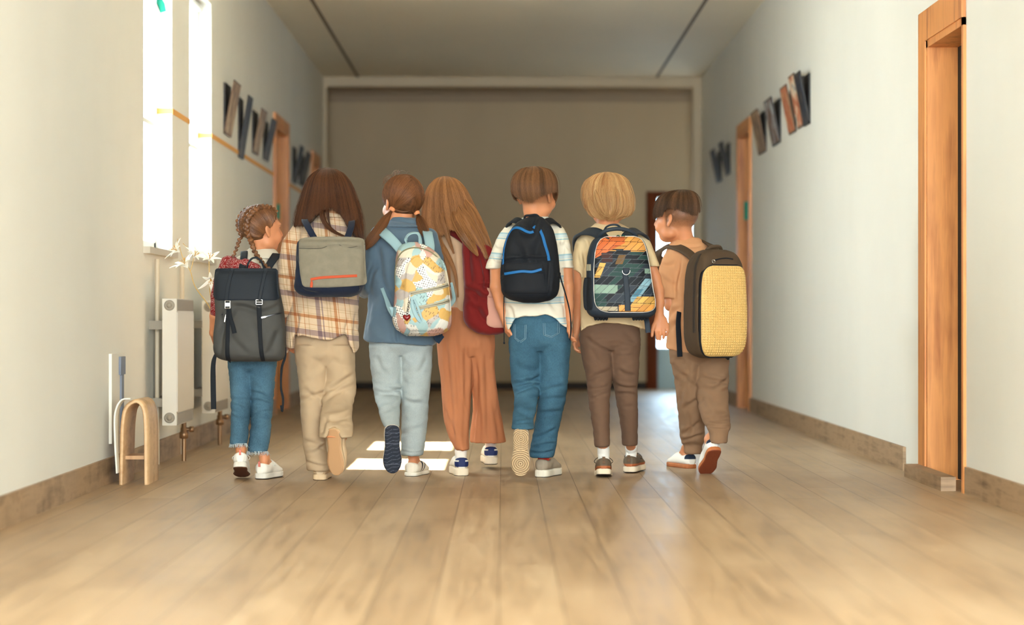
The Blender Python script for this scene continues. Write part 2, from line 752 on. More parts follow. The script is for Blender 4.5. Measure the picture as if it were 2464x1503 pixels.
def floor_mat():
    t = NT('oak_planks')
    br = t.n('ShaderNodeTexBrick')
    br.offset = .37
    br.offset_frequency = 2
    br.inputs['Color1'].default_value = (.2, .2, .2, 1)
    br.inputs['Color2'].default_value = (.8, .8, .8, 1)
    br.inputs['Mortar'].default_value = (0, 0, 0, 1)
    br.inputs['Scale'].default_value = 1.0
    br.inputs['Mortar Size'].default_value = .0016
    br.inputs['Mortar Smooth'].default_value = .3
    br.inputs['Brick Width'].default_value = 1.25
    br.inputs['Row Height'].default_value = .152
    v = t.coord((1, 1, 1), (0, 0, math.pi / 2), (0, .01, 0))
    t.l(v, br.inputs['Vector'])
    g = t.coord((16, .9, 1))
    n1 = t.noise(g, 2.2, 5, .62)
    n2 = t.noise(t.coord((3.2, .7, 1)), 1.6, 3)
    s = t.math('ADD', t.math('MULTIPLY', n1, .55), t.math('MULTIPLY', n2, .45))
    wood = t.ramp(s, [(.28, lin4((132, 106, 78))), (.5, lin4((170, 142, 110))), (.72, lin4((188, 162, 131)))])
    tone = t.mix(.28, wood, br.outputs['Color'], 'SOFT_LIGHT')
    t.base(t.mix(t.math('MULTIPLY', br.outputs['Fac'], .75), tone, lin4((96, 72, 48))))
    t.l(t.ramp(n1, [(.3, (.38, .38, .38, 1)), (.7, (.5, .5, .5, 1))]), t.b.inputs['Roughness'])
    t.b.inputs['Specular IOR Level'].default_value = .38
    t.bump(t.math('SUBTRACT', t.math('MULTIPLY', n1, .25), br.outputs['Fac']), .25, .002)
    return t.m


m_wall = plaster('wall_paint', (234, 230, 220))
m_wallend = plaster('end_wall_paint', (194, 172, 141))
m_ceil = plaster('ceiling_paint', (242, 231, 208), .03)
m_white = M('white_lacquer', (240, 238, 232), .45)
m_base = M_wood('skirting_wood', (112, 88, 64), (168, 138, 106), .6, (4, 3, 40))
m_door = M_wood('pine_wood', (166, 92, 42), (228, 152, 84), .4, (26, 26, 1.5))
m_doord = M_wood('dark_door_wood', (84, 46, 22), (128, 76, 38), .45, (26, 26, 1.5))
m_stripe = M('orange_paint', (232, 170, 92), .7)
m_teal = M('teal_paper', (40, 160, 132), .8)
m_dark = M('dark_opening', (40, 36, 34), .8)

tag(box_obj('floor', (XL - .6, -2.5, -.1), (XR + .6, 20.2, 0), floor_mat()), kind='structure')
tag(box_obj('ceiling', (XL - .6, -2.5, ZC), (XR + .6, YE + .08, ZC + .1), m_ceil), kind='structure')
for i, px in enumerate((862, 1580)):
    x = (px - CX) * YE / F
    tag(box_obj('trim_%d' % (i + 1), (x - .012, -2.4, ZC - .004), (x + .012, YE, ZC + .01), M('ceiling_joint', (120, 104, 84), .8)), kind='structure')

W1 = (YL(345), YL(414))
W2 = (YL(456), YL(508))
WT = 2.42
WIN = [W1 + (1.0, WT), W2 + (1.0, WT)] + [(a, b, .53, 2.63) for a, b in FILL_WIN]
FILL_WINR = [(a, b, .53, 2.63) for a, b in FILL_WIN]  # right-wall set of the added windows
DL1 = (YL(660), YL(689), 0, 2.06)
DL2 = (16.9, 17.45, 0, 2.02)
tag(wall_mb(XL - .28, XL, -2.5, YE + .08, 0, ZC, WIN + [DL1, DL2]).build('wall_left', m_wall, smooth=False), kind='structure')
DR1 = (YR(2325), YR(2235), 0, 1.86)
DR2 = (YR(1806), YR(1780), 0, 2.06)
tag(wall_mb(XR, XR + .28, -2.5, YE + .08, 0, ZC, FILL_WINR + [DR1, DR2]).build('wall_right', m_wall, smooth=False), kind='structure')

# windows, with the added ones near the camera: slim white frame with its pane, a sill board
t = NT('clear_glass')
gl, tr, mx = t.n('ShaderNodeBsdfGlossy'), t.n('ShaderNodeBsdfTransparent'), t.n('ShaderNodeMixShader')
tr.inputs[0].default_value = (.86, .90, .91, 1)
gl.inputs['Roughness'].default_value = .02
mx.inputs[0].default_value = .05
t.l(tr.outputs[0], mx.inputs[1])
t.l(gl.outputs[0], mx.inputs[2])
t.l(mx.outputs[0], t.t.nodes['Material Output'].inputs[0])
m_glass = t.m
for i, (a, b, z0, z1) in enumerate(WIN + FILL_WINR):
    sx = XL if i < len(WIN) else XR + .21
    fx0, fx1 = sx - .13, sx - .08
    mb = MB()
    wd = .045
    mb.box((fx0, a, z0), (fx1, a + wd, z1)).box((fx0, b - wd, z0), (fx1, b, z1))
    mb.box((fx0, a, z0), (fx1, b, z0 + wd)).box((fx0, a, z1 - wd), (fx1, b, z1))
    mb.box((fx0 + .01, a, z0 + .98), (fx1 - .01, b, z0 + 1.02))
    wn = tag(mb.build('window_%d' % (i + 1), m_white, smooth=False), kind='structure')
    box_obj('pane', (fx0 + .02, a + wd, z0 + wd), (fx0 + .026, b - wd, z1 - wd), m_glass, wn)
    box_obj('sill', (XL - .08 if i < len(WIN) else XR - .03, a, z0 - .03), (XL + .03 if i < len(WIN) else XR + .08, b, z0), M('sill_stone', (196, 184, 164), .5), wn)

t = NT('blind_fabric')
tl, df, mx = t.n('ShaderNodeBsdfTranslucent'), t.n('ShaderNodeBsdfDiffuse'), t.n('ShaderNodeMixShader')
tl.inputs[0].default_value = df.inputs[0].default_value = (.90, .92, .92, 1)
mx.inputs[0].default_value = .45
t.l(tl.outputs[0], mx.inputs[1])
t.l(df.outputs[0], mx.inputs[2])
t.l(mx.outputs[0], t.t.nodes['Material Output'].inputs[0])
for i, (a, b, z0, z1) in enumerate(WIN[:2]):  # blinds added to crop the sun patches on the floor
    root = empty('added_sun_blind', (XL - .07, (a + b) / 2, 1.6), ('added white sun blind in the window nearest the viewer', 'added white sun blind in the second, farther window')[i], 'blind')
    MB().box((XL - .074, a + .012, 1.62), (XL - .0725, b - .012, z1 - .03)).build('added_blind_fabric', t.m, root, root.location, smooth=False)
    MB().box((XL - .078, a + .012, 1.60), (XL - .068, b - .012, 1.622)).build('bottom_bar', m_white, root, root.location, smooth=False)
    MB().tube([(XL - .062, a + .008, z1 - .03), (XL - .062, b - .008, z1 - .03)], .018, 14).build('added_blind_roller', m_white, root, root.location)

# orange painted stripe round wall, jambs and pier
mb = MB()
zs, hs, e = 1.69, .013, .004
mb.box((XL - .001, W1[1], zs - hs), (XL + e, W2[0], zs + hs))
mb.box((XL - .001, W2[1], zs - hs), (XL + e, DL1[0] - .02, zs + hs))
mb.box((XL - .001, DL1[1] + .08, zs - hs), (XL + e, DL2[0] - .08, zs + hs))
for wn_ in (W1, W2):
    mb.box((XL - .08, wn_[1] - e, zs - hs), (XL + e, wn_[1] + .001, zs + hs))
tag(mb.build('trim_3', m_stripe, smooth=False), kind='structure')

# skirting
mb = MB()
for a, b in ((-2.4, DL1[0] - .07), (DL1[1] + .07, DL2[0] - .07), (DL2[1] + .07, YE)):
    mb.box((XL, a, 0), (XL + .014, b, .105))
tag(mb.build('baseboard_left', M_wood('worn_skirting_wood', (84, 64, 46), (172, 142, 110), .6, (4, 2.2, 14)), smooth=False), kind='structure')
mb = MB()
for a, b in ((-2.4, DR1[0] - .03), (YR(2180), DR2[0] - .07), (DR2[1] + .07, YE)):
    mb.box((XR - .014, a, 0), (XR, b, .105))
tag(mb.build('baseboard_right', m_base, smooth=False), kind='structure')


def doorway(n, side, a, b, zt, casing_near=True, leaf=m_doord, cw=.07, depth=.1):
    """recessed door with lining boards, casings and a leaf"""
    s = 1 if side > 0 else -1
    x = XR if s > 0 else XL

    def bx(x0, x1, y0, y1, z0, z1, mb):
        xs = sorted((x + s * x0, x + s * x1))
        mb.box((xs[0], y0, z0), (xs[1], y1, z1))
    mb = MB()
    bx(-.012, depth + .05, b - .03, b + .0, 0, zt, mb)
    bx(-.012, depth + .05, a, a + .03, 0, zt, mb)
    bx(-.012, depth + .05, a, b, zt - .03, zt, mb)
    bx(-.018, 0, b, b + cw, 0, zt + cw, mb)
    if casing_near:
        bx(-.018, 0, a - cw, a, 0, zt + cw, mb)
        bx(-.018, 0, a, b, zt, zt + cw, mb)
    else:
        bx(-.018, 0, a + .005, b, zt, zt + cw, mb)
    d = tag(mb.build('door_%d' % n, m_door, smooth=False), kind='structure')
    mb = MB()
    bx(depth, depth + .04, a + .03, b - .03, .005, zt - .03, mb)
    lf = mb.build('door_leaf', leaf, d, smooth=False)
    yk = a + .1
    xx = x + s * (depth - .03)
    MB().tube([(x + s * depth, yk, 1.0), (xx, yk, 1.0), (xx, yk + .1, 1.0)], .009).build('handle', M('brushed_steel', (180, 176, 170), .35, 1.), lf)
    return d


doorway(1, -1, DL1[0], DL1[1], 2.06)
doorway(2, -1, DL2[0], DL2[1], 2.02)
doorway(3, 1, DR1[0], DR1[1], 1.84, casing_near=False, leaf=m_dark, cw=.13, depth=.115)
doorway(4, 1, DR2[0], DR2[1], 2.06)

# plinth block below the near right door
tag(MB().box((XR - .075, YR(2310), 0), (XR - .016, YR(2190, XR - .05), .055)).build('trim_4', m_base, smooth=False), kind='structure')

# arch at the end of the corridor, lobby and end wall behind it
mb = MB()
mb.box((XL - .001, YE - .02, ZC - .085), (XR + .001, YE + .12, ZC + .001))
mb.box((XR - .075, YE - .02, 0), (XR + .001, YE + .12, ZC - .085))
mb.box((XL - .001, YE - .02, 0), (XL + .03, YE + .12, ZC - .085))
tag(mb.build('trim_5', plaster('arch_paint', (204, 186, 158)), smooth=False), kind='structure')
Yw = 18.95
ex0, ex1 = (1582 - CX) * Yw / F, 1.95
mb = MB()
mb.box((XL - .6, Yw, 0), (ex0, Yw + .25, 3.0)).box((ex1, Yw, 0), (XR + .6, Yw + .25, 3.0)).box((ex0, Yw, zpx(474, Yw)), (ex1, Yw + .25, 3.0))
tag(mb.build('wall_end', m_wallend, smooth=False), kind='structure')
mb = MB().box((XL - .6, YE + .08, 0), (XL - .5, Yw, 3.06)).box((XL - .6, YE + .03, 0), (XL - .27, YE + .081, 3.06))
tag(mb.build('wall_lobby_left', m_wallend, smooth=False), kind='structure')
mb = MB().box((XR + .5, YE + .08, 0), (XR + .6, Yw, 3.06)).box((XR + .27, YE + .03, 0), (XR + .6, YE + .081, 3.06))
tag(mb.build('wall_lobby_right', m_wallend, smooth=False), kind='structure')
tag(box_obj('trim_7', (XL - .6, YE + .03, ZC + .05), (XR + .6, YE + .081, 3.06), m_wallend), kind='structure')
tag(box_obj('ceiling_lobby', (XL - .6, YE + .08, 2.95), (XR + .6, Yw + .25, 3.05), m_ceil), kind='structure')
tag(box_obj('trim_6', (XL - .45, Yw - .02, zpx(246, Yw)), (XR + .45, Yw, 2.95), M('grey_band', (168, 148, 124), .8)), kind='structure')
tag(box_obj('baseboard_end', (XL - .5, Yw - .015, 0), (ex0 - .1, Yw, .07), M('dark_skirting', (52, 42, 34), .6)), kind='structure')
mb = MB()
jw = .105
zt = zpx(474, Yw)
mb.box((ex0 - jw, Yw - .03, 0), (ex0, Yw + .12, zt + .05)).box((ex1, Yw - .03, 0), (ex1 + jw, Yw + .12, zt + .05))
mb.box((ex0, Yw - .03, zt), (ex1, Yw + .12, zt + .05))
d5 = tag(mb.build('door_5', M_wood('red_brown_wood', (84, 38, 20), (124, 62, 34), .5)), kind='structure')
t = NT('dimming_pane')
tr = t.n('ShaderNodeBsdfTransparent')
tr.inputs[0].default_value = (.62, .68, .72, 1)
t.l(tr.outputs[0], t.t.nodes['Material Output'].inputs[0])
box_obj('added_dimming_pane', (ex0, Yw + .06, zpx(836, Yw)), (ex1, Yw + .066, zt), t.m, d5)  # tinted pane put in to dim the daylight through the end door
box_obj('lower_panel', (ex0, Yw + .05, 0), (ex1, Yw + .08, zpx(836, Yw)), M('pale_blue_panel', (176, 200, 208), .5), d5)

# teal paper signs
for (nm, lb, x0, x1, y, z0, z1) in (
        ('paper_sign', 'small teal paper tag stuck on the right wall far door frame', XR + .03, XR + .075, DR2[1] - .03, zpx(527, 14.9), zpx(482, 14.9)),
        ('paper_sign', 'teal paper tag on the left far door frame beside the braided head', XL - .085, XL - .045, DL1[1] - .03, zpx(535, 15.4), zpx(500, 15.4))):
    tag(box_obj(nm, (x0, y - .004, z0), (x1, y, z1), m_teal), lb, 'sign')
zc, xc, yy = zpx(14, W1[1]), -825 * W1[1] / F, W1[1]
V = [(xc - .022, zc + .03), (xc + .004, zc + .042), (xc + .022, zc + .012), (xc + .03, zc - .026), (xc + .002, zc - .034), (xc - .004, zc - .004)]
n = len(V)
mb = MB().add([(a, yy - .003, b) for a, b in V] + [(a, yy, b) for a, b in V])
o_ = [list(range(n))]
mb.F[4] = [np.array([[i, (i + 1) % n, n + (i + 1) % n, n + i] for i in range(n)])]
mb.F[3] = [np.array([[0, i + 1, i] for i in range(1, n - 1)])]
tag(mb.build('paper_sign', m_teal, smooth=False), 'teal paper cut-out stuck high on the white window jamb', 'sign')


# pictures hung leaning out from both walls
def art(name, cols, sc):
    t = NT(name)
    t.set(Roughness=.6)
    n = t.noise(t.coord((1, 1, .7)), sc, 3, .6)
    k = len(cols)
    t.base(t.ramp(n, [(.3 + .4 * i / (k - 1), lin4(c)) for i, c in enumerate(cols)]))
    return t.m


ARTS = [art('print_%d' % i, c, s) for i, (c, s) in enumerate((
    ([(60, 60, 66), (150, 120, 92), (200, 176, 140)], 9), ([(180, 196, 206), (120, 88, 70), (50, 52, 62)], 7),
    ([(196, 160, 120), (176, 84, 48), (226, 190, 150)], 8), ([(70, 62, 54), (184, 92, 52), (230, 210, 180), (60, 84, 112)], 12),
    ([(48, 58, 76), (30, 34, 44), (110, 96, 80)], 8)))]
m_pframe = M('charcoal_frame', (58, 56, 56), .5)
PICS = [(1, 1828, 1845, 265, 368, 0, 'tan framed picture nearest the far door on the right wall'),
        (1, 1862, 1880, 236, 347, 1, 'pale blue framed picture, second from the far door on the right wall'),
        (1, 1902, 1917, 205, 320, 2, 'rust and tan framed picture, third from the far door on the right wall'),
        (1, 1923, 1936, 178, 306, 3, 'orange patchwork framed picture, second nearest on the right wall'),
        (1, 1938, 1951, 172, 300, 4, 'dark framed picture closest to the viewer on the right wall'),
        (1, 1727, 1737, 358, 438, 4, 'dark framed picture deepest down the right wall'),
        (1, 1749, 1758, 340, 420, 4, 'dark framed picture just beyond the right wall far door'),
        (-1, 537, 553, 196, 325, 0, 'brown framed picture beside the window on the left wall'),
        (-1, 572, 583, 230, 380, 4, 'tall narrow dark picture, second from the window on the left wall'),
        (-1, 606, 619, 262, 370, 0, 'brown and navy framed picture, third from the window on the left wall'),
        (-1, 632, 643, 285, 385, 4, 'dark framed picture just before the left wall far door'),
        (-1, 703, 711, 350, 440, 4, 'dark framed picture just past the left wall far door'),
        (-1, 719, 730, 365, 446, 4, 'navy framed picture deepest down the left wall')]
for s, a, b, yt, yb, k, lb in PICS:
    fy = YR if s > 0 else YL
    y0, y1 = sorted((fy(a), fy(b)))
    ym = (y0 + y1) / 2
    z0, z1 = zpx(yb, ym), zpx(yt, ym)
    x = XR if s > 0 else XL
    root = empty('picture', (x, ym, z0), lb, 'picture', 'framed pictures on the corridor walls')
    hh = z1 - z0
    ang = math.atan2(.06, hh)
    R = roty(-s * ang)
    c0 = np.array([x, ym, z0])

    def pb(lo, hi, mb):
        xs = sorted((x - s * lo[0], x - s * hi[0]))
        mb.box((xs[0], lo[1], lo[2]), (xs[1], hi[1], hi[2]), R, c0)
    fw = .012
    m_fr = M('walnut_frame', (120, 92, 68), .5) if k in (0, 2, 3) else m_pframe
    mb = MB()
    pb((.002, y0, z0), (.010, y0 + fw, z1), mb)
    pb((.002, y1 - fw, z0), (.010, y1, z1), mb)
    pb((.002, y0, z0), (.010, y1, z0 + fw), mb)
    pb((.002, y0, z1 - fw), (.010, y1, z1), mb)
    mb.build('frame', m_fr, root, root.location, smooth=False)
    mb = MB()
    pb((.004, y0 + fw, z0 + fw), (.0115, y1 - fw, z1 - fw), mb)
    mb.build('print', ARTS[k], root, root.location, smooth=False)
    mb = MB()
    mb.box((min(x, x - s * .01), y0 + .01, z0), (max(x, x - s * .01), y1 - .01, z1 - .02))  # dark sheet on the wall stands in for the shadow behind the picture
    mb.build('shadow_board', m_pframe, root, root.location, smooth=False)

# radiators below the windows
m_rad = M('radiator_enamel', (212, 202, 184), .4)
m_grille = M('radiator_grille', (150, 138, 120), .5)
m_brass = M('aged_brass', (150, 116, 84), .4, .8)


def radiator(y0, ln, lb):
    x0, x1, z0, z1 = -1.545, -1.48, .19, .765
    root = empty('radiator', (-1.51, y0 + ln / 2, 0), lb, 'radiator', 'panel radiators below the windows')
    B = root.location
    mb = MB().box((x0, y0, z0), (x1, y0 + ln, z1)).box((x1 - .001, y0 + .006, z0 + .062), (x1 + .004, y0 + ln - .006, z1 - .062))
    mb.build('panel', m_rad, root, B, smooth=False)
    for zz in (z0, z1 - .058):
        mb = MB().box((x1 - .001, y0 + .01, zz + .003), (x1 + .001, y0 + ln - .01, zz + .055))
        nb = 26
        for i in range(nb):
            ya = y0 + .014 + (ln - .028) * i / nb
            mb.box((x1, ya, zz + .005), (x1 + .004, ya + .009, zz + .053))
        mb.build('grille', m_grille, root, B, smooth=False)
    for zz in (z0 + .035, z1 - .03):
        c = np.array([(x0 + x1) / 2, y0, zz])
        k = MB().lathe(c, (0, -1, 0), [(0, .024), (.004, .024), (.005, .017), (.003, .013), (.008, .011), (.012, .008), (.012, 0.0005)], 20).build('end_plug', m_grille, root, B)
    py = y0 + ln - .075
    px_ = -1.512
    mb = MB().tube([(px_, py, 0), (px_, py, .19)], .0105, 12)
    mb.lathe((px_, py, .105), (0, 0, 1), [(0, .012), (.004, .022), (.03, .022), (.036, .016), (.05, .016), (.056, .012), (.085, .012)], 10)
    mb.build('valve_pipe', m_brass, root, B)
    MB().tube([(px_, py, .15), (px_ + .03, py, .15)], .009, 10).lathe((px_ + .026, py, .15), (1, 0, 0), [(0, .0005), (0, .014), (.02, .014), (.022, .0005)], 10).build('valve_knob', m_brass, root, B)
    for yy in (y0 + .1, y0 + ln - .1):
        for zz in (z1 - .14, z0 + .08):
            MB().box((XL, yy - .015, zz), (x0 + .002, yy + .015, zz + .04)).build('bracket', m_grille, root, B, smooth=False)


radiator(YL(425, -1.48), .485, 'white panel radiator standing clear in front of the braided girl')
radiator(YL(517, -1.48), .485, 'white panel radiator half hidden behind the dark grey backpack')
for i, px in enumerate((368, 480)):
    y = (YL(368), 9.95)[i]
    tag(MB().tube([(XL + .02, y, 0), (XL + .02, y, .95)], .011, 10).build('riser_pipe', M('cream_pipe', (208, 190, 162), .5)),
        ('cream riser pipe left of the clear radiator', 'cream riser pipe between the two radiators')[i], 'pipe')

# low things by the left wall
root = empty('wall_board', (XL, YL(277), .33), 'white board with a blue grey bar hung low on the left wall', 'board')
y0, y1 = YL(262), YL(293)
MB().box((XL, y0, .16), (XL + .012, y1, .53)).build('board_plate', M('board_white', (226, 218, 202), .5), root, root.location, smooth=False)
MB().box((XL + .012, y1 - .105, .19), (XL + .020, y1 - .055, .44)).box((XL + .012, y1 - .13, .44), (XL + .022, y1 - .03, .515)).build('blue_bar', M('slate_blue', (118, 124, 138), .6), root, root.location, smooth=False)
yS = 8.1
root = empty('wooden_stool', (-1.5, yS + .12, 0), 'small bent plywood stool standing by the left skirting', 'stool')
pts = [(-1.552, 0), (-1.55, .12), (-1.545, .25), (-1.53, .315), (-1.49, .34), (-1.462, .315), (-1.452, .25), (-1.45, .12), (-1.45, 0)]
pc = spline([(a, yS + .13, b) for a, b in pts], 40)
Tn = np.gradient(pc, axis=0)
Tn /= np.linalg.norm(Tn, axis=1)[:, None]
sd = np.tile([0, 1., 0], (40, 1))
MB().sweep(pc, sd, np.cross(Tn, sd), .26, .016).build('bent_frame', M_wood('plywood', (170, 124, 80), (216, 176, 130), .5, (8, 8, 20)), root, root.location)
MB().box((-1.55, yS + .05, .1), (-1.45, yS + .21, .115)).build('stretcher', MATS.get('x') or M_wood('plywood_edge', (150, 104, 64), (190, 146, 100), .5), root, root.location, smooth=False)
pc = spline([(-1.50, yS - .02, .352), (-1.54, yS - .02, .345), (-1.565, yS - .02, .29), (-1.566, yS - .02, .18), (-1.56, yS - .02, .05)], 30)
Tn = np.gradient(pc, axis=0)
Tn /= np.linalg.norm(Tn, axis=1)[:, None]
sd = np.tile([0, 1., 0], (30, 1))
tag(MB().sweep(pc, sd, np.cross(Tn, sd), np.linspace(.09, .05, 30), .006).build('cloth', M('white_cotton', (236, 230, 216), .9)), 'white cloth strip hanging over the bent plywood stool', 'cloth')
# ------------------------------------------------------------------ people: shared builders
rng = np.random.default_rng(11)
m_skin = M_attr('skin', .5, 0, sss=.12, spec=.35)
m_eye = M('eye', (190, 178, 166), .2)
SKIN = np.array((208, 138, 96))


def orient(R, s):
    return R, s


class Head:
    def __init__(s, c, yaw, sc, pitch=0., roll=0.):
        s.c, s.s = np.asarray(c, float), sc
        s.R = rotz(math.radians(yaw)) @ roty(math.radians(roll)) @ rotx(math.radians(pitch))

    def w(s, p):
        return s.c + s.s * (np.asarray(p, float) @ s.R.T)

    def loc(s, V):
        return (np.asarray(V) - s.c) @ s.R / s.s

    def ell(s, c, r, R=None):
        return Ell(s.w(c), np.asarray(r) * s.s, s.R if R is None else s.R @ R)

    def shapes(s):
        e, c = s.ell, lambda a, b, ra, rb: Cap(s.w(a), s.w(b), ra * s.s, rb * s.s)
        L = [(e((0, -.008, .028), (.071, .090, .079)), .01), (e((0, .030, -.022), (.057, .060, .072)), .02),
             (e((0, .052, -.076), (.029, .028, .021)), .02), (e((0, .074, .026), (.044, .018, .014)), .014)]
        for x in (-1, 1):
            L += [(e((x * .030, .062, -.034), (.026, .025, .026)), .015), (e((x * .040, .018, -.060), (.022, .03, .022)), .02)]
        L += [(c((0, .088, .010), (0, .102, -.020), .006, .0105), .010), (e((.009, .092, -.024), (.008, .009, .007)), .006), (e((-.009, .092, -.024), (.008, .009, .007)), .006)]
        L += [(e((0, .084, -.045), (.019, .010, .0055)), .005), (e((0, .082, -.056), (.016, .010, .0055)), .005)]
        for x in (-1, 1):
            L += [(e((x * .028, .092, .004), (.014, .011, .008)), .008, 'cut')]
            Re = rotx(.25) @ rotz(x * .35)
            L += [(e((x * .075, -.006, -.004), (.0078, .0155, .0245), Re), .006), (e((x * .073, .001, -.028), (.0065, .0085, .0095), Re), .006)]
            L += [(e((x * .0835, -.0015, -.002), (.0056, .0075, .0140), Re), .003, 'cut'), (e((x * .0835, .002, -.010), (.0085, .006, .007), Re), .003, 'cut')]
        return L

    def paint(s, V, col, fade=None, fadecol=(120, 84, 56)):
        l = s.loc(V)
        x, y, z = l.T
        lips = np.exp(-((x / .018) ** 2 + ((z + .0505) / .009) ** 2) ** 2) * (y > .07)
        col += (lin((196, 104, 92)) - col) * (.7 * lips)[:, None]
        brow = np.exp(-(((np.abs(x) - .028) / .017) ** 2 + ((z - .024 + .25 * (np.abs(x) - .028) ** 2 / .02) / .0045) ** 2) ** 2) * (y > .05)
        col += (lin((92, 62, 40)) - col) * (.8 * brow)[:, None]
        lash = np.exp(-(((np.abs(x) - .029) / .014) ** 2 + ((z - .010) / .003) ** 2) ** 2) * (y > .06)
        col += (lin((54, 36, 26)) - col) * (.9 * lash)[:, None]
        if fade is not None:
            f = fade(x, y, z)
            n = pnoise(V * 700)
            f = np.clip(f * (1 + .35 * n), 0, .85)
            col += (lin(fadecol) - col) * f[:, None]

    def eyes(s, kid):
        for x in (-1, 1):
            c = s.w((x * .0255, .0685, .004))
            fw = s.R @ np.array([0, 1., 0])
            mb = MB().lathe(c, fw, [(.0115 * s.s * math.sin(a), max(.0115 * s.s * math.cos(a), 1e-4)) for a in np.linspace(-1.5, 1.57, 14)], 20)
            o = mb.build('eye', m_eye, kid.o, kid.base)
            MB().lathe(c + fw * .0090 * s.s, fw, [(0, .0078 * s.s), (.0010, .0060 * s.s), (.0014, 1e-4)], 16).build('iris', M('iris_brown', (70, 44, 28), .2), o, kid.base)


class Kid:
    def __init__(s, Y, px):
        s.Y = Y
        s.sc = Y / F
        s.base = P(px, CY, Y) * (1, 1, 0)
        s.items = []

    def p(s, px, py, dy=0.):
        return P(px, py, s.Y + dy)

    def rows(s, rows, n=2., grow=0., f=1.):
        r = np.array([(a, b, c, d, e) for a, b, c, d, e in rows], float)
        Yd = s.Y + r[:, 3]
        z = H + (CY - r[:, 0]) * Yd / F
        return Col(z, ((r[:, 1] + r[:, 2]) / 2 - CX) * Yd / F, Yd, ((r[:, 2] - r[:, 1]) / 2 * f + grow) * Yd / F, r[:, 4] * f + grow * s.sc, n)

    def limb(s, pts, k=.008):
        out = []
        for (a, b, c, r), (a2, b2, c2, r2) in zip(pts[:-1], pts[1:]):
            out.append((Cap(s.p(a, b, c), s.p(a2, b2, c2), r * s.sc, r2 * s.sc), k))
        return out

    def hand(s, wrist, tip, thumb, sc=1., curl=.5, nor=None):
        """palm, four fingers bent towards the palm side, thumb from the side of the palm; wrist and tip as (px,py,dy)"""
        w, t = s.p(*wrist), s.p(*tip)
        f = (t - w) / np.linalg.norm(t - w)
        th = np.asarray(thumb, float)
        th = th - f * (th @ f)
        th /= np.linalg.norm(th)
        nn = np.cross(f, th) if nor is None else np.asarray(nor, float)
        L = .062 * sc
        out = [(Cap(w - f * .005, w + f * .025, .0145 * sc, .0125 * sc), .004)]
        for o in (-.021, -.007, .007, .021):
            out.append((Cap(w + f * .026 * sc + th * o * .55 * sc, w + f * L * .95 + th * o * sc, .0085 * sc, .0095 * sc), .007))
        for o, ln, rr in ((.0235, .052, .0072), (.008, .058, .0075), (-.0075, .054, .0072), (-.022, .043, .0064)):
            a = w + f * L + th * o * sc
            d1 = f * math.cos(curl * .6) + nn * math.sin(curl * .6)
            d2 = f * math.cos(curl * 1.5) + nn * math.sin(curl * 1.5)
            d3 = f * math.cos(curl * 2.2) + nn * math.sin(curl * 2.2)
            b = a + d1 * ln * .45 * sc
            c = b + d2 * ln * .32 * sc
            e = c + d3 * ln * .22 * sc
            for u, v, r0, r1 in ((a - f * .01, b, rr, rr * .95), (b, c, rr * .95, rr * .88), (c, e, rr * .88, rr * .75)):
                out.append((Cap(u, v, r0 * sc, r1 * sc), .0025))
        a = w + f * .024 * sc + th * .012 * sc
        b = a + (f * .6 + th * .75 + nn * .25) * .024 * sc
        c = b + (f * .9 + th * .25 + nn * .3) * .022 * sc
        d = c + (f * .95 + nn * .3) * .014 * sc
        for u, v, r0, r1 in ((a, b, .0105, .0085), (b, c, .0085, .0075), (c, d, .0075, .006)):
            out.append((Cap(u, v, r0 * sc, r1 * sc), .005))
        return out

    def body(s, items, head, label, fade=None, fadecol=(120, 84, 56), skin=SKIN):
        s.head = head
        V, Q = solid(items + head.shapes(), .0036, 2)
        col = np.tile(lin(skin), (len(V), 1)) * (1 + .10 * pnoise(V * 25))[:, None]
        head.paint(V, col, fade, fadecol)
        s.o = mesh_obj('person', V, Q, m_skin, None, s.base, col=np.clip(col, 0, 1))
        tag(s.o, label, 'person', 'children walking down the corridor')
        head.eyes(s)
        return s.o

    def cloth(s, name, items, mat, h=.0055, amp=.002, sc=(18, 18, 30), folds=(), seed=0, clip=None, smooth=2, label=None, paint=None):
        V, Q = solid(items, h, smooth, clip)
        V = wrinkle(V, Q, amp, sc, folds, s.Y, seed)
        V = relax(V, Q, .25)
        o = mesh_obj(name, V, Q, mat, s.o, s.base, col=None if paint is None else paint(V))
        if label:
            o['label'] = label
        return o

    def hem(s, pts, dy=-.05):
        """cuts a garment off below a drawn hem line"""
        w = np.array([s.p(a, b, dy) for a, b in pts])

        def f(X, Y, Z):
            return np.interp(X, w[:, 0], w[:, 2]) - Z
        return f

    def foot(s, at, yaw, pitch, roll, sc, thick, shin):
        """shin, ankle and foot that fill a shoe standing at 'at'"""
        R = rotz(math.radians(yaw)) @ rotx(math.radians(pitch)) @ roty(math.radians(roll))
        o0 = s.p(*at)
        W = lambda *v: o0 + R @ (np.array(v) * sc)
        e = thick - .02
        A, Hl, B, T = W(0, .052, .088 + e), W(0, .036, .045 + e), W(0, .13, .03 + e), W(0, .175, .022 + e)
        S = s.p(*shin[:3])
        s.ank = getattr(s, 'ank', []) + [(S, A, Hl, sc)]
        return [(Cap(S, A, shin[3] * s.sc, .0215 * sc), .008), (Cap(A, Hl, .0200 * sc, .0195 * sc), .008), (Cap(A, B, .02 * sc, .017 * sc), .012), (Cap(Hl, B, .0215 * sc, .02 * sc), .008), (Cap(B, T, .02 * sc, .013 * sc), .008)]

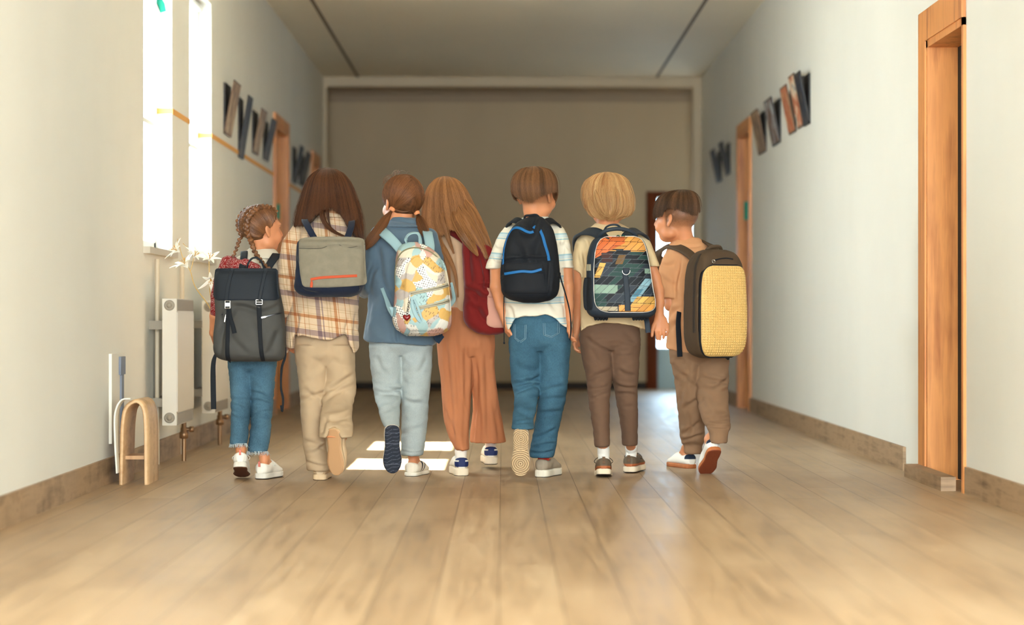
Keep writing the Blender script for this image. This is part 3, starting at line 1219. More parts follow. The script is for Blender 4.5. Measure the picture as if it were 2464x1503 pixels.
    def legs(s, L, Rr, meet=905, ov=7, grow=0.):
        """both legs of a pair of trousers, pressed together down to 'meet'"""
        def adj(rows, side):
            out = []
            for a, b, c, d, e in rows:
                k = ov * min(1., max(0., (meet + 50 - a) / 50.))
                out.append((a, b - (k if side > 0 else 0), c + (k if side < 0 else 0), d, e))
            return out
        return [(s.rows(adj(L, -1), 2, grow), .004), (s.rows(adj(Rr, 1), 2, grow), .006)]

    def front(s, px, py, r, c):
        """near side of a ball (centre c, radius r) under an image point"""
        q = s.p(px, py, 0)
        d2 = (q[0] - c[0]) ** 2 + (q[2] - c[2]) ** 2
        return np.array([q[0], c[1] - math.sqrt(max(r * r - d2, 1e-5)), q[2]])


# ------------------------------------------------------------------ hair
def strand_geo(Pt, r):
    """Pt (n,m,3) paths, r (n,m) radii -> three-sided fibres"""
    n, m, _ = Pt.shape
    T = np.gradient(Pt, axis=1)
    T /= np.linalg.norm(T, axis=2)[..., None] + 1e-12
    A = np.cross(T, np.array([.35, .8, .2]))
    A /= np.linalg.norm(A, axis=2)[..., None] + 1e-9
    B = np.cross(T, A)
    th = np.array([0, 2.094, 4.189])
    V = Pt[:, :, None] + r[:, :, None, None] * (np.cos(th)[:, None] * A[:, :, None] + np.sin(th)[:, None] * B[:, :, None])
    i = np.arange(n)[:, None, None] * m * 3
    j = np.arange(m - 1)[None, :, None] * 3
    k = np.arange(3)[None, None]
    k2 = (k + 1) % 3
    q = np.stack(np.broadcast_arrays(i + j + k, i + j + 3 + k, i + j + 3 + k2, i + j + k2), -1).reshape(-1, 4)
    return V.reshape(-1, 3), q


class Hair:
    def __init__(s, kid, mat):
        s.k, s.mat = kid, mat
        s.V, s.Q, s.t, s.n = [], [], [], 0

    def add(s, V, Q, t):
        s.V.append(V)
        s.Q.append(Q + s.n)
        s.t.append(np.broadcast_to(t, (len(V),)))
        s.n += len(V)

    def shell(s, items, h=.0045, clip=None, tint=.3, sc=(60, 60, 12), amp=.0015):
        V, Q = solid(items, h, 2, clip)
        n = pnoise(V * np.asarray(sc))
        N = normals(V, Q)
        s.add(V + N * (amp * n)[:, None], Q, np.clip(tint + .5 * n, 0, 1))

    def paths(s, Pt, r=.00075, tint=(.25, 1.), taper=.75):
        n, m, _ = Pt.shape
        q = Pt[:, m // 2]
        rr = r * (.7 + .6 * rng.random((n, 1))) * np.linspace(1, 1 - taper, m)[None] ** .7
        V, Q = strand_geo(Pt, rr)
        tv = tint[0] + (tint[1] - tint[0]) * np.clip(.62 * (.5 + 1.1 * pnoise(q * (75, 75, 14))) + .38 * rng.random(n) ** 1.4, 0, 1)
        s.add(V, Q, np.repeat(tv, m * 3))

    def column(s, col, n, ztop, zend, off=(1.0, 1.05), drift=.25, m=12, fly=.02, r=.00075, pw=1.7, tint=(.25, 1.), arc=(0, 2 * math.pi), clump=40, curl=0.):
        th = arc[0] + (arc[1] - arc[0]) * rng.random(n)
        g = np.round(th * clump) / clump
        th = th * .45 + g * .55
        ph = pnoise(np.stack([th * 3, th * 0, th * 0 + 5], 1))
        f = off[0] + (off[1] - off[0]) * rng.random(n)
        fl = rng.random(n) < fly
        f = np.where(fl, f + .10 * rng.random(n), f)
        x = col.surf(th, np.full(n, (col.z[0] + col.z[-1]) / 2))
        ze = zend(x[:, 0], x[:, 1]) + rng.normal(0, .004, n)
        t = np.linspace(.01, 1, m)
        Pt = np.zeros((n, m, 3))
        for i, u in enumerate(t):
            z = ztop - (ztop - ze) * u ** pw
            a = th + drift * ph * u + .03 * rng.normal(size=n) * u
            ff = 1 + (f - 1) * min(1, u * 3) - curl * max(0, u - .75) * 4 * (1 + .4 * rng.normal(size=n))
            Pt[:, i] = col.surf(a, z, ff)
        s.paths(Pt, r, tint)

    def lock(s, pts, n, m=14, r=.00075, tint=(.25, 1.), shell=True, spread=1.):
        """a tress: control points (px,py,dy,radius px)"""
        c = np.array([s.k.p(a, b, d) for a, b, d, _ in pts])
        rad = np.array([q[3] for q in pts], float) * s.k.sc
        C = spline(np.hstack([c, rad[:, None]]), m)
        ts = np.linspace(0, 1, m)
        cc, rr = C[:, :3], np.abs(C[:, 3]) * (.2 + .8 * np.clip(ts / .28, 0, 1))
        cc[:, 1] += .035 * (1 - np.clip(ts / .3, 0, 1)) ** 1.5
        T = np.gradient(cc, axis=0)
        T /= np.linalg.norm(T, axis=1)[:, None]
        A = np.cross(T, [0, 1., .05])
        A /= np.linalg.norm(A, axis=1)[:, None] + 1e-9
        B = np.cross(T, A)
        if shell:
            its = [(Cap(cc[i], cc[i + 1], rr[i] * .74, rr[i + 1] * .74), .004) for i in range(m - 1)]
            s.shell(its, .004, tint=.28)
        a = 2 * math.pi * rng.random(n)
        q = np.sqrt(rng.random(n)) * 1.04 * spread
        q = np.where(rng.random(n) < .75, np.maximum(q, .8), q)
        tw = rng.normal(0, .25, n)
        u = np.linspace(0, 1, m)
        aa = a[:, None] + tw[:, None] * u[None]
        cut = .82 + .22 * rng.random(n)
        idx = np.clip(u[None] * cut[:, None], 0, 1) * (m - 1)
        i0 = np.clip(idx.astype(int), 0, m - 2)
        fr = idx - i0

        def lerp(X):
            return X[i0] * (1 - fr)[..., None] + X[i0 + 1] * fr[..., None]
        R = (rr[i0] * (1 - fr) + rr[i0 + 1] * fr) * q[:, None]
        Pt = lerp(cc) + R[..., None] * (np.cos(aa)[..., None] * lerp(A) + np.sin(aa)[..., None] * lerp(B))
        s.paths(Pt, r, tint)

    def combed(s, head, A, B, rad, m=9, r=.00075, tint=(.25, 1.), lift=.004):
        """strands lying on the skull from A to B (head local points)"""
        t = np.linspace(0, 1, m)[None, :, None]
        Pt = A[:, None] * (1 - t) + B[:, None] * t
        c = np.array([0, -.008, .028])
        rr = np.asarray(rad)
        d = (Pt - c) / rr
        d /= np.linalg.norm(d, axis=2)[..., None]
        lf = 1 + lift * 10 * rng.random((len(A), 1, 1)) * np.sin(np.pi * np.clip(t, 0.05, .95))
        s.paths(head.w(c + d * rr * lf), r, tint, .3)

    def build(s, name='hair'):
        V, Q = np.concatenate(s.V), np.concatenate(s.Q)
        return mesh_obj(name, V, Q, s.mat, s.k.o, s.k.base, tint=np.concatenate(s.t))


def braid(kid, name, pts, rad, mat, step=.0095):
    """three-strand plait along world points"""
    C = spline(np.asarray(pts, float), 200)
    L = np.concatenate([[0], np.cumsum(np.linalg.norm(np.diff(C, axis=0), axis=1))])
    n = int(L[-1] / step)
    its, cs, ids = [], [], []
    for i in range(n):
        u = (i + .5) / n
        k = np.searchsorted(L, u * L[-1])
        k = min(max(k, 2), 197)
        p = C[k]
        T = C[k + 2] - C[k - 2]
        T /= np.linalg.norm(T)
        S = np.cross(T, [0, 1., 0])
        S /= np.linalg.norm(S)
        Nn = np.cross(S, T)
        r = np.interp(u, np.linspace(0, 1, len(rad)), rad)
        sg = 1 if i % 2 else -1
        ax = T * .80 - S * sg * .60
        sx = np.cross(ax, Nn)
        R = np.stack([sx, Nn, ax], 1)
        its.append((Ell(p + S * sg * r * .28, (r * .60, r * .70, r * .92), R), .0018))
        cs.append(p)
        ids.append(rng.random())
    V, Q = solid(its, .0024, 1)
    cs = np.array(cs)
    near = ((V[:, None] - cs[None]) ** 2).sum(2).argmin(1)
    t = .25 + .5 * np.array(ids)[near] + .35 * pnoise(V * 380)
    return mesh_obj(name, V, Q, mat, kid.o, kid.base, tint=np.clip(t, 0, 1))


# ------------------------------------------------------------------ shoes
FOOT = [(0., .0), (.004, .017), (.02, .0295), (.05, .031), (.085, .029), (.12, .034), (.15, .038), (.175, .034), (.195, .023), (.205, .009), (.2075, .0)]


def shoe(kid, at, yaw=0., pitch=0., roll=0., sc=1., upper=(235, 230, 220), sole=(238, 232, 220), bottom=(60, 50, 44), tab=None, thick=.022, tread=None,
         lining=(210, 200, 190), lace=None, label=None, stripe=None, extra=None, top=.066):
    R = rotz(math.radians(yaw)) @ rotx(math.radians(pitch)) @ roty(math.radians(roll))
    o0 = kid.p(*at)

    def W(V):
        return o0 + (np.asarray(V, float) * sc) @ R.T
    f = np.array(FOOT)

    def half(t):
        return np.maximum(pchip(f[:, 0], f[:, 1], t), 1e-4)
    # upper
    tt = np.array([.002, .008, .02, .05, .085, .11, .135, .16, .18, .196, .204])
    hi = np.array([.036, top - .002, top, top - .004, top + .002, top + .004, .056, .043, .036, .029, .020]) + (thick - .02)
    lo = thick - .006
    wd = half(np.clip(tt, .006, .202)) * np.array([.7, .86, 1., 1.08, 1.04, 1., .98, .97, .97, .95, .8])
    c = Col(tt, tt * 0, (hi + lo) / 2, wd, (hi - lo) / 2, 2.5)
    its = [(c, .004), (Ell((0, thick + .062, .052), (.0285, .036, .040)), .006, 'cut')]
    V, Q = solid(its, .0028, 2)
    V = V[:, [0, 2, 1]]
    col = np.tile(lin(upper), (len(V), 1))
    if stripe is not None:
        stripe(V, col, thick)
    me = mesh_obj('shoe', W(V), Q[:, ::-1], M_attr('shoe_upper', .65, .1, 500), kid.o, kid.base, col=col)
    if label:
        me['label'] = label
    # sole band
    tt = np.concatenate([[.001, .004], np.linspace(.012, .196, 12), [.203, .2068]])
    sl = Col(tt, tt * 0, tt * 0 + thick / 2, half(tt) + .0015, tt * 0 + thick / 2, 7.)
    V, Q = solid([(sl, .002)], .0028, 1)
    V = V[:, [0, 2, 1]]
    mesh_obj('sole', W(V), Q[:, ::-1], M('sole_%d_%d_%d' % tuple(sole), sole, .6), me, kid.base)
    # outsole with its tread
    nu, nv = 48, 110
    tv = np.linspace(.0012, .2062, nv)
    u = np.linspace(-1, 1, nu)
    hw = half(tv) + .0005
    X = u[None] * hw[:, None]
    Yy = np.repeat(tv[:, None], nu, 1)
    hgt = np.zeros_like(X)
    col = np.tile(lin(bottom), (nv, nu, 1))
    if tread is not None:
        hgt, sh = tread(X, Yy)
        col = col * (1 - sh[..., None]) + lin(tread.col) * sh[..., None]
    edge = (1 - np.abs(u[None]) ** 12) * np.clip(np.minimum(tv - .001, .2065 - tv) / .003, 0, 1)[:, None]
    Z = -.0015 * edge - hgt * edge + .002 * (1 - edge)
    V = np.stack([X, Yy, Z], -1).reshape(-1, 3)
    i = np.arange(nv - 1)[:, None]
    j = np.arange(nu - 1)[None]
    Q = np.stack(np.broadcast_arrays(i * nu + j, (i + 1) * nu + j, (i + 1) * nu + j + 1, i * nu + j + 1), -1).reshape(-1, 4)
    mesh_obj('outsole', W(V), Q, M_attr('outsole', .6), me, kid.base, col=col.reshape(-1, 3))
    if tab is not None:
        tb, tw, th0, th1 = tab
        a = np.linspace(-tw, tw, 16)
        rows_ = []
        for zz in np.linspace(th0, th1, 8):
            kz = .94 + .04 * math.sin(math.pi * (zz - th0) / (th1 - th0))
            rows_.append(np.stack([np.sin(a) * .0295 * kz, .0305 - np.cos(a) * .033 * kz, np.full_like(a, zz + thick - .02)], 1))
        Vt = np.concatenate(rows_)
        nq = 16
        i = np.arange(7)[:, None]
        j = np.arange(15)[None]
        Q = np.stack(np.broadcast_arrays(i * nq + j, i * nq + j + 1, (i + 1) * nq + j + 1, (i + 1) * nq + j), -1).reshape(-1, 4)
        V2 = Vt + (Vt - np.array([0, .03, 0])) * np.array([.1, .1, 0])
        Vb = np.concatenate([V2, Vt])
        ring = np.concatenate([np.arange(16), np.arange(1, 8) * 16 + 15, 7 * 16 + np.arange(14, -1, -1), np.arange(6, 0, -1) * 16])
        rq = np.stack([ring, np.roll(ring, -1), np.roll(ring, -1) + 128, ring + 128], 1)
        mesh_obj('heel_tab', W(Vb), [Q, rq[:, ::-1]], M('tab_%d_%d_%d' % tuple(tb), tb, .7), me, kid.base)
    if lace is not None:
        mb = MB()
        for q in range(4):
            y = .098 + .014 * q
            z = np.interp(y, [.098, .135, .16], [top + .008, .060, .045]) + thick - .02
            mb.tube(W([(-.022, y, z - .012), (-.012, y + .003, z), (0, y + .004, z + .002), (.012, y + .003, z), (.022, y, z - .012)]), .0018, 5)
        for sgn in (-1, 1):
            mb.tube(W(spline([(0, .1, top + .008), (sgn * .022, .09, top + .012), (sgn * .04, .085, top - .004), (sgn * .03, .092, top - .012), (sgn * .014, .098, top + .004)], 14)), .0016, 5)
        mb.build('lace', M('lace_%d_%d_%d' % tuple(lace), lace, .8), me, kid.base)
    if extra:
        extra(W, me, kid)
    return me


def tread_rings(X, Y):
    a = np.hypot(X, Y - .15)
    b = np.hypot(X, Y - .042)
    d = np.minimum(a * 1.0, b * 1.15)
    s = .5 + .5 * np.sin(d * 2 * np.pi / .0085)
    return .0012 * s, np.clip((s - .45) * 3, 0, 1) * .85


tread_rings.col = (112, 86, 58)


def tread_zigzag(X, Y):
    z = np.abs(((Y + .35 * np.abs((X / .02) % 2 - 1) * .02 + .25 * X) / .016) % 1 - .5) * 2
    s = (z < .10).astype(float)
    g = (np.abs(((Y - .1) / .045) % 1 - .5) < .02).astype(float)
    return .001 * (1 - s), np.maximum(s * .9, g)


tread_zigzag.col = (86, 90, 104)


def tread_stitch(X, Y):
    f = np.array(FOOT)
    hw = pchip(f[:, 0], f[:, 1], Y)
    e = np.abs(X) / np.maximum(hw, 1e-3)
    s = ((e > .86) & (e < .93) & ((Y * 180) % 1 < .6)).astype(float)
    return .0008 * (e < .84), s * .8


tread_stitch.col = (160, 118, 80)


def tread_fine(X, Y):
    s = (np.sin(X * 2 * np.pi / .006) * np.sin(Y * 2 * np.pi / .006) > .25).astype(float)
    return .0008 * s, s * .5


tread_fine.col = (150, 76, 44)


def sock(kid, i, up, col, r=.0265, name='sock'):
    """sock round the i-th ankle of the person, 'up' metres high above the ankle"""
    S, A, Hl, sc = kid.ank[i]
    d = (S - A) / np.linalg.norm(S - A)
    V, Q = solid([(Cap(Hl, A, .024 * sc, .0245 * sc), .006), (Cap(A, A + d * up, .0245 * sc, r * sc), .006)], .0032, 2)
    N = normals(V, Q)
    V = V + N * (.0006 * np.sin(np.arctan2(V[:, 1] - V[:, 1].mean(), V[:, 0] - V[:, 0].mean()) * 40))[:, None]
    return mesh_obj(name, V, Q, M('sock_%d_%d_%d' % tuple(col), col, .9, bump=.2, bscale=600), kid.o, kid.base)
SHADE_TONE = .72  # clothes darkened in colour to stand in for backlit shade
# ------------------------------------------------------------------ fabrics of the clothes
m_jean = M_denim('blue_denim', (66, 106, 128))
m_jean_dark = M_denim('mid_denim', (82, 118, 138), .4)
m_jean_pale = M_denim('bleached_denim', (184, 192, 190), .14)
m_beige = M('beige_cotton', (208, 178, 142), .9, bump=.12, bscale=500, var=.05)
m_rust = M('rust_cotton', (208, 132, 88), .9, bump=.15, bscale=420, var=.07, stretch=(1, 1, .3))
m_brown = M('brown_cotton', (122, 92, 72), .9, bump=.12, bscale=500, var=.05)
m_khaki = M('khaki_cotton', (156, 120, 90), .9, bump=.12, bscale=500, var=.05)
m_jacket = M('slate_blue_corduroy', (98, 118, 134), .95, bump=.15, bscale=350, var=.07, sheen=.2)
m_cream = M('cream_jersey', (250, 220, 172), .9, bump=.08, bscale=600, var=.03)
m_peach = M('peach_jersey', (232, 168, 118), .9, bump=.08, bscale=600, var=.03)
m_peachp = M('pale_peach_linen', (224, 182, 144), .9, bump=.12, bscale=420, var=.05)
m_creamy = M('ivory_jersey', (236, 224, 200), .9, bump=.08, bscale=600, var=.03)


def m_tee_stripes():
    t = NT('striped_jersey')
    t.set(Roughness=.9)
    tc = t.n('ShaderNodeTexCoord')
    sp = t.n('ShaderNodeSeparateXYZ')
    t.l(tc.outputs['Object'], sp.inputs[0])
    x2 = t.math('MULTIPLY', t.math('MULTIPLY', sp.outputs[0], sp.outputs[0]), -.35)
    z = t.math('ADD', sp.outputs[2], x2)
    fr = t.math('FRACT', t.math('MULTIPLY', t.math('ADD', z, .012), 1 / .089))
    c, b, b2 = lin4((242, 230, 208)), lin4((164, 196, 204)), lin4((206, 218, 216))
    t.base(t.ramp(fr, [(0, c), (.40, b), (.46, c), (.50, b2), (.62, b2), (.655, b), (.72, c)], 'CONSTANT'))
    t.bump(t.noise(t.coord(), 600, 2), .08)
    return t.m


def m_plaid():
    t = NT('plaid_flannel')
    t.set(Roughness=.95)
    t.b.inputs['Sheen Weight'].default_value = .15
    tc = t.n('ShaderNodeTexCoord')
    sp = t.n('ShaderNodeSeparateXYZ')
    t.l(tc.outputs['Object'], sp.inputs[0])
    x, z = sp.outputs[0], sp.outputs[2]
    u = t.math('FRACT', t.math('MULTIPLY', t.math('ADD', t.math('ADD', x, t.math('MULTIPLY', z, .12)), .30), 1 / .172))
    v = t.math('FRACT', t.math('MULTIPLY', t.math('ADD', t.math('ADD', z, t.math('MULTIPLY', x, .14)), .008), 1 / .150))
    W_ = (1, 1, 1, 1)
    pu, br, be = (.50, .46, .58, 1), (.72, .46, .30, 1), (.84, .80, .72, 1)
    cu = t.ramp(u, [(0, W_), (.07, pu), (.17, W_), (.21, pu), (.24, W_), (.33, be), (.36, W_), (.40, be), (.43, W_), (.50, br), (.57, W_), (.60, br), (.615, W_), (.76, br), (.775, W_), (.86, be), (.89, W_)], 'CONSTANT')
    cv = t.ramp(v, [(0, W_), (.05, pu), (.20, W_), (.23, be), (.25, W_), (.34, br), (.355, W_), (.52, br), (.61, W_), (.64, be), (.66, W_), (.78, be), (.80, W_), (.84, be), (.86, W_)], 'CONSTANT')
    c = t.mix(1., lin4((218, 188, 154)), cu, 'MULTIPLY')
    c = t.mix(1., c, cv, 'MULTIPLY')
    n = t.noise(t.coord((1, 1, 1)), 700, 2)
    t.base(t.mix(.12, c, n, 'OVERLAY'))
    t.bump(n, .15)
    return t.m


def m_bandana():
    t = NT('red_bandana')
    t.set(Roughness=.9)
    n = t.noise(t.coord(), 42, 2, .5)
    k = t.math('FRACT', t.math('MULTIPLY', n, 9.))
    vo = t.n('ShaderNodeTexVoronoi')
    vo.inputs['Scale'].default_value = 70
    t.l(t.coord(), vo.inputs['Vector'])
    a = t.math('LESS_THAN', k, .14)
    b = t.math('LESS_THAN', vo.outputs['Distance'], .13)
    t.base(t.mix(t.math('MULTIPLY', t.math('MAXIMUM', a, b), .8), lin4((138, 20, 22)), lin4((232, 206, 196))))
    return t.m


SHADE_TONE = .9
h_brown = M_hair('hair_dark_brown', (30, 15, 8), (130, 78, 46))
h_mid = M_hair('hair_brown', (66, 36, 19), (170, 112, 68))
h_chest = M_hair('hair_chestnut', (62, 35, 19), (168, 108, 66))
h_light = M_hair('hair_light_brown', (98, 54, 26), (226, 158, 98))
h_blond = M_hair('hair_blond', (178, 104, 50), (255, 212, 148))
h_bowl = M_hair('hair_bowl', (56, 32, 18), (168, 116, 74))
h_short = M_hair('hair_short_brown', (40, 25, 16), (140, 96, 62))


def skull_hair(hd, hl, kid, mat, off=.006, tint=.3):
    """thin layer of hair on the skull with a drawn hairline hl(x,y,z)>0 where hair grows"""
    hr = Hair(kid, mat)

    def clip(X, Y, Z):
        x, y, z = np.broadcast_arrays(X - hd.c[0], Y - hd.c[1], Z - hd.c[2])
        R = hd.R
        l = [(R[0, i] * x + R[1, i] * y + R[2, i] * z) / hd.s for i in range(3)]
        return -hl(*l)
    hr.shell([hd.ell((0, -.008, .028), (.071 + off, .090 + off, .079 + off))], .0035, clip, tint, (80, 80, 80), .0012)
    return hr


# ------------------------------------------------------------------ 1: small girl with two plaits
k1 = Kid(8.42, 612)
hd = Head(k1.p(628, 553, 0), -55, .93)
legL = [(870, 548, 606, 0, .075), (905, 552, 604, 0, .068), (950, 555, 603, -.01, .06), (1000, 556, 601, -.03, .055), (1040, 555, 598, -.05, .05), (1068, 553, 594, -.06, .048)]
legR = [(870, 606, 665, 0, .075), (905, 604, 662, 0, .068), (950, 604, 659, 0, .06), (1000, 604, 655, 0, .055), (1050, 600, 650, -.01, .05), (1087, 595, 645, -.02, .048)]
tors = [(604, 596, 652, .01, .04), (616, 576, 672, .015, .06), (632, 556, 676, .02, .08), (660, 545, 668, .02, .09), (740, 548, 662, .02, .088), (830, 550, 660, .01, .084), (872, 548, 664, 0, .08)]
its = [(k1.rows(tors, 2, -6), .01), (Cap(k1.p(624, 618, .01), hd.w((0, -.01, -.05)), .036, .036), .02)]
its += [(k1.rows(legL, 2, -8), .01), (k1.rows(legR, 2, -7), .01)]
F1 = ((577, 1123, -.13), 4, -17, 0, .93, .026)
F2 = ((624, 1152, -.055), -19, 0, 0, .93, .026)
its += k1.foot(*F1, (574, 1040, -.06, 13)) + k1.foot(*F2, (622, 1060, -.02, 13))
its += k1.limb([(548, 640, .02, 19), (526, 700, -.02, 15), (517, 760, -.04, 12.5), (515, 800, .0, 11), (521, 826, .08, 8.5)]) + k1.limb([(662, 645, .04, 16), (664, 700, .11, 12), (652, 745, .17, 9)])
its += k1.hand((521, 826, .08), (533, 826, .18), (0, -.1, 1), .85, .9) + k1.hand((652, 745, .17), (640, 755, .22), (0, 0, 1), .85, .7)
k1.body(its, hd, 'girl-sized person with two long plaits and frayed blue jeans, face turned to the right')
k1.cloth('shirt', [(k1.rows(tors, 2, 0), .01)] + k1.limb([(552, 636, .02, 22), (542, 665, .01, 22)], .02) + k1.limb([(660, 642, .03, 18), (662, 684, .08, 15)], .02), m_creamy, amp=.002, folds=[(640, 620, 672, 655, 3, 4)])
k1.cloth('collar', [(k1.rows([(596, 600, 658, .015, .042), (606, 592, 668, .01, .052), (624, 588, 676, .0, .066)]), .004)], m_creamy, amp=.001)
k1.cloth('bandana_sleeve', k1.limb([(566, 640, -.075, 17), (552, 634, -.02, 20), (536, 668, -.02, 20), (524, 712, -.04, 16), (517, 752, -.05, 11)], .012) + k1.limb([(566, 640, -.075, 14), (590, 636, -.09, 13), (618, 644, -.10, 10)], .01), m_bandana(), amp=.0035, sc=(30, 30, 24), label='red bandana print sleeve')
fl = [(560, 955, 602, 968, 3.2, 3.5), (556, 975, 600, 985, 3, 3), (606, 945, 655, 960, 3, 3.5), (606, 965, 657, 972, 3, 3), (605, 1000, 652, 990, 2.4, 3), (558, 1000, 598, 1005, 2.4, 3)]
k1.cloth('jeans', [(k1.rows([(800, 552, 664, .01, .084), (850, 549, 666, 0, .084), (880, 549, 665, 0, .08), (900, 551, 663, 0, .05)]), .01), ] + k1.legs(legL, legR), m_jean_dark, .0045, .0026, (14, 14, 40), fl, 1)
for (cx, cy, d, w_) in ((573.5, 1068, -.06, 20), (620, 1087, -.02, 25)):
    mb = MB()
    for i in range(90):
        a = 2 * math.pi * i / 90 + rng.normal() * .05
        x, dy = cx + w_ * math.cos(a), d + .047 * math.sin(a)
        ln = 4 + 6 * rng.random()
        mb.tube([k1.p(x, cy - 2, dy), k1.p(x + rng.normal() * 1.5, cy + ln * .5, dy * 1.02), k1.p(x + rng.normal() * 3.5, cy + ln, dy * 1.0)], [.0012, .0010, .0004], 3)
    mb.build('frayed_hem', M('pale_threads', (198, 206, 206), .9), k1.o, k1.base)
hl = lambda x, y, z: np.minimum(np.minimum(.052 - y + np.clip(z - .055, 0, 1) * .75, z + .060 - np.clip(-y - .03, 0, .1) * .25), np.maximum(z + .0 - (y + .02) * 1.0, -y - .015))
hr = skull_hair(hd, hl, k1, h_mid, .007, .42)
n = 1500
zz = rng.random(n) * .11 - .045
ysd = rng.random(n)
A, B = [], []
bp_r = np.array([(.036, .07, .085), (.046, .035, .104), (.05, -.01, .106), (.046, -.05, .085), (.040, -.08, .045), (.036, -.09, .0), (.034, -.085, -.035)])
for sx in (-1, 1):
    bp = spline(bp_r * (sx, 1, 1), 60)
    k = n // 2
    u = rng.random(k)
    end = bp[np.clip((u * 59).astype(int), 0, 59)]
    # from the parting on one side, from the front and nape on the other
    mid = end * (0.02, 1, 1) + rng.normal(0, .002, (k, 3))
    side = np.stack([sx * (.078 + 0 * u), .055 - .11 * u, .075 - .14 * u], 1) + rng.normal(0, .004, (k, 3))
    A += [mid, side]
    B += [end, end]
A, B = np.concatenate(A), np.concatenate(B)
hr.combed(hd, A, B, (.079, .098, .087), 9, .0010, (.25, 1.), .003)
hr.build()
rad_b = .088 * .93
pts = [hd.w(np.array([0, -.008, .028]) + (q - (0, -.008, .028)) / np.linalg.norm((q - np.array((0, -.008, .028))) / (.083, .102, .091))) for q in bp_r]
tail = [k1.p(606, 585, -.092), k1.p(613, 605, -.10), k1.p(626, 625, -.115), k1.p(640, 640, -.13), k1.p(655, 650, -.13)]
braid(k1, 'braid', pts + tail, [.010, .0135, .0145, .014, .0125, .011, .008], h_mid)
ptl = [hd.w(np.array([0, -.008, .028]) + (q * (-1, 1, 1) - (0, -.008, .028)) / np.linalg.norm((q * (-1, 1, 1) - np.array((0, -.008, .028))) / (.083, .102, .091))) for q in bp_r]
tail = [k1.p(578, 572, -.03), k1.p(571, 592, -.04), k1.p(564, 610, -.05), k1.p(556, 628, -.06)]
braid(k1, 'braid', ptl + tail, [.010, .0125, .012, .0115, .010, .008], h_mid)


def pink_tab(W, me, kid):
    MB().box((-.005, -.004, .060), (.005, -.001, .078)).build('pull_tab', M('pink_ribbon', (226, 130, 116), .7), me, kid.base, smooth=False)
    pass


def pull(col):
    def f(W, me, kid):
        a = W(np.array([(-.0045, -.003, .055), (.0045, -.003, .055), (.0045, -.0045, .078), (-.0045, -.0045, .078), (-.0045, .002, .055), (.0045, .002, .055), (.0045, .001, .08), (-.0045, .001, .08)]))
        MB().add(a, [[0, 1, 2, 3], [7, 6, 5, 4], [0, 3, 7, 4], [1, 5, 6, 2], [3, 2, 6, 7], [0, 4, 5, 1]]).build('pull_tab', M('pull_%d_%d_%d' % col, col, .7), me, kid.base, smooth=False)
    return f


shoe(k1, *F1[:5], (226, 220, 208), (222, 214, 200), (88, 62, 46), thick=.026, tread=tread_fine, lace=(232, 226, 214), extra=pull((226, 128, 114)))
shoe(k1, *F2[:5], (228, 220, 206), (226, 218, 204), (70, 54, 44), thick=.026, lace=(232, 226, 214), extra=pull((226, 128, 114)))

# ------------------------------------------------------------------ 2: girl in the plaid shirt
k2 = Kid(8.40, 782)
hd = Head(k2.p(796, 470, .02), 0, 1.0, -22)
legL = [(830, 710, 785, 0, .085), (870, 713, 788, 0, .078), (910, 718, 786, -.005, .072), (950, 722, 786, -.01, .068), (1000, 724, 783, -.02, .066), (1050, 728, 782, -.03, .066), (1100, 734, 790, -.03, .07), (1131, 739, 798, -.03, .066)]
legR = [(830, 785, 852, 0, .085), (870, 788, 854, 0, .08), (910, 785, 856, 0, .075), (940, 778, 857, -.01, .072), (962, 774, 852, -.05, .066), (1000, 771, 847, -.14, .062), (1030, 768, 850, -.20, .062), (1052, 767, 849, -.24, .055)]
tors = [(508, 782, 826, .02, .045), (516, 764, 844, .02, .06), (528, 744, 858, .02, .075), (545, 722, 866, .02, .088), (575, 706, 870, .01, .095), (640, 702, 868, .01, .098), (720, 700, 863, .01, .1), (770, 690, 862, .0, .108), (800, 685, 863, -.01, .118), (850, 682, 864, -.015, .122)]
its = [(k2.rows([q for q in tors if q[0] < 770], 2, -9), .01), (k2.rows([(a, legL[0][1] + 12, legR[0][2] - 12, .01, .06) for a in (740, 840)]), .02), (Cap(k2.p(800, 540, .02), hd.w((0, -.015, -.045)), .04, .038), .02)]
its += [(k2.rows(legL, 2, -12), .01), (k2.rows(legR, 2, -14), .01)]
F1 = ((769, 1155, -.067), 0, 0, 0, .98, .026)
F2 = ((801, 1030, -.27), -12, -76, 8, .98, .02)
its += k2.foot(*F1, (765, 1080, -.03, 14)) + k2.foot(*F2, (812, 1012, -.17, 11))
its += k2.limb([(710, 570, .01, 19), (690, 640, -.02, 16), (686, 720, -.01, 14), (690, 760, .03, 11), (694, 800, .08, 9)]) + k2.hand((694, 800, .08), (696, 836, .1), (0, 1, 0), .9, .6)
its += k2.limb([(852, 580, .01, 16), (858, 640, .0, 14), (856, 686, .03, 12), (850, 676, .16, 10), (846, 666, .22, 8.5)]) + k2.hand((846, 666, .22), (838, 655, .28), (-1, 0, .2), .9, .9)
k2.body(its, hd, 'person with long straight dark brown hair in a plaid flannel shirt and beige trousers')
fl = [(720, 560, 700, 640, 4, 6), (862, 720, 850, 800, 4, 6), (712, 760, 705, 835, 7, 5), (840, 770, 836, 830, 6, 5), (760, 725, 850, 745, 3, 6), (700, 640, 690, 700, 3, 5), (676, 690, 704, 706, 3.5, 4), (672, 660, 700, 672, 3, 4)]
hem2 = k2.hem([(660, 826), (684, 828), (700, 841), (706, 838), (709, 803), (740, 808), (772, 817), (800, 817), (833, 801), (838, 816), (852, 848), (862, 838), (900, 838)])
slv = [(716, 560, .01, 20), (700, 590, -.01, 22), (690, 640, -.03, 21), (685, 690, -.03, 20), (685, 728, -.01, 19)]
pl = m_plaid()
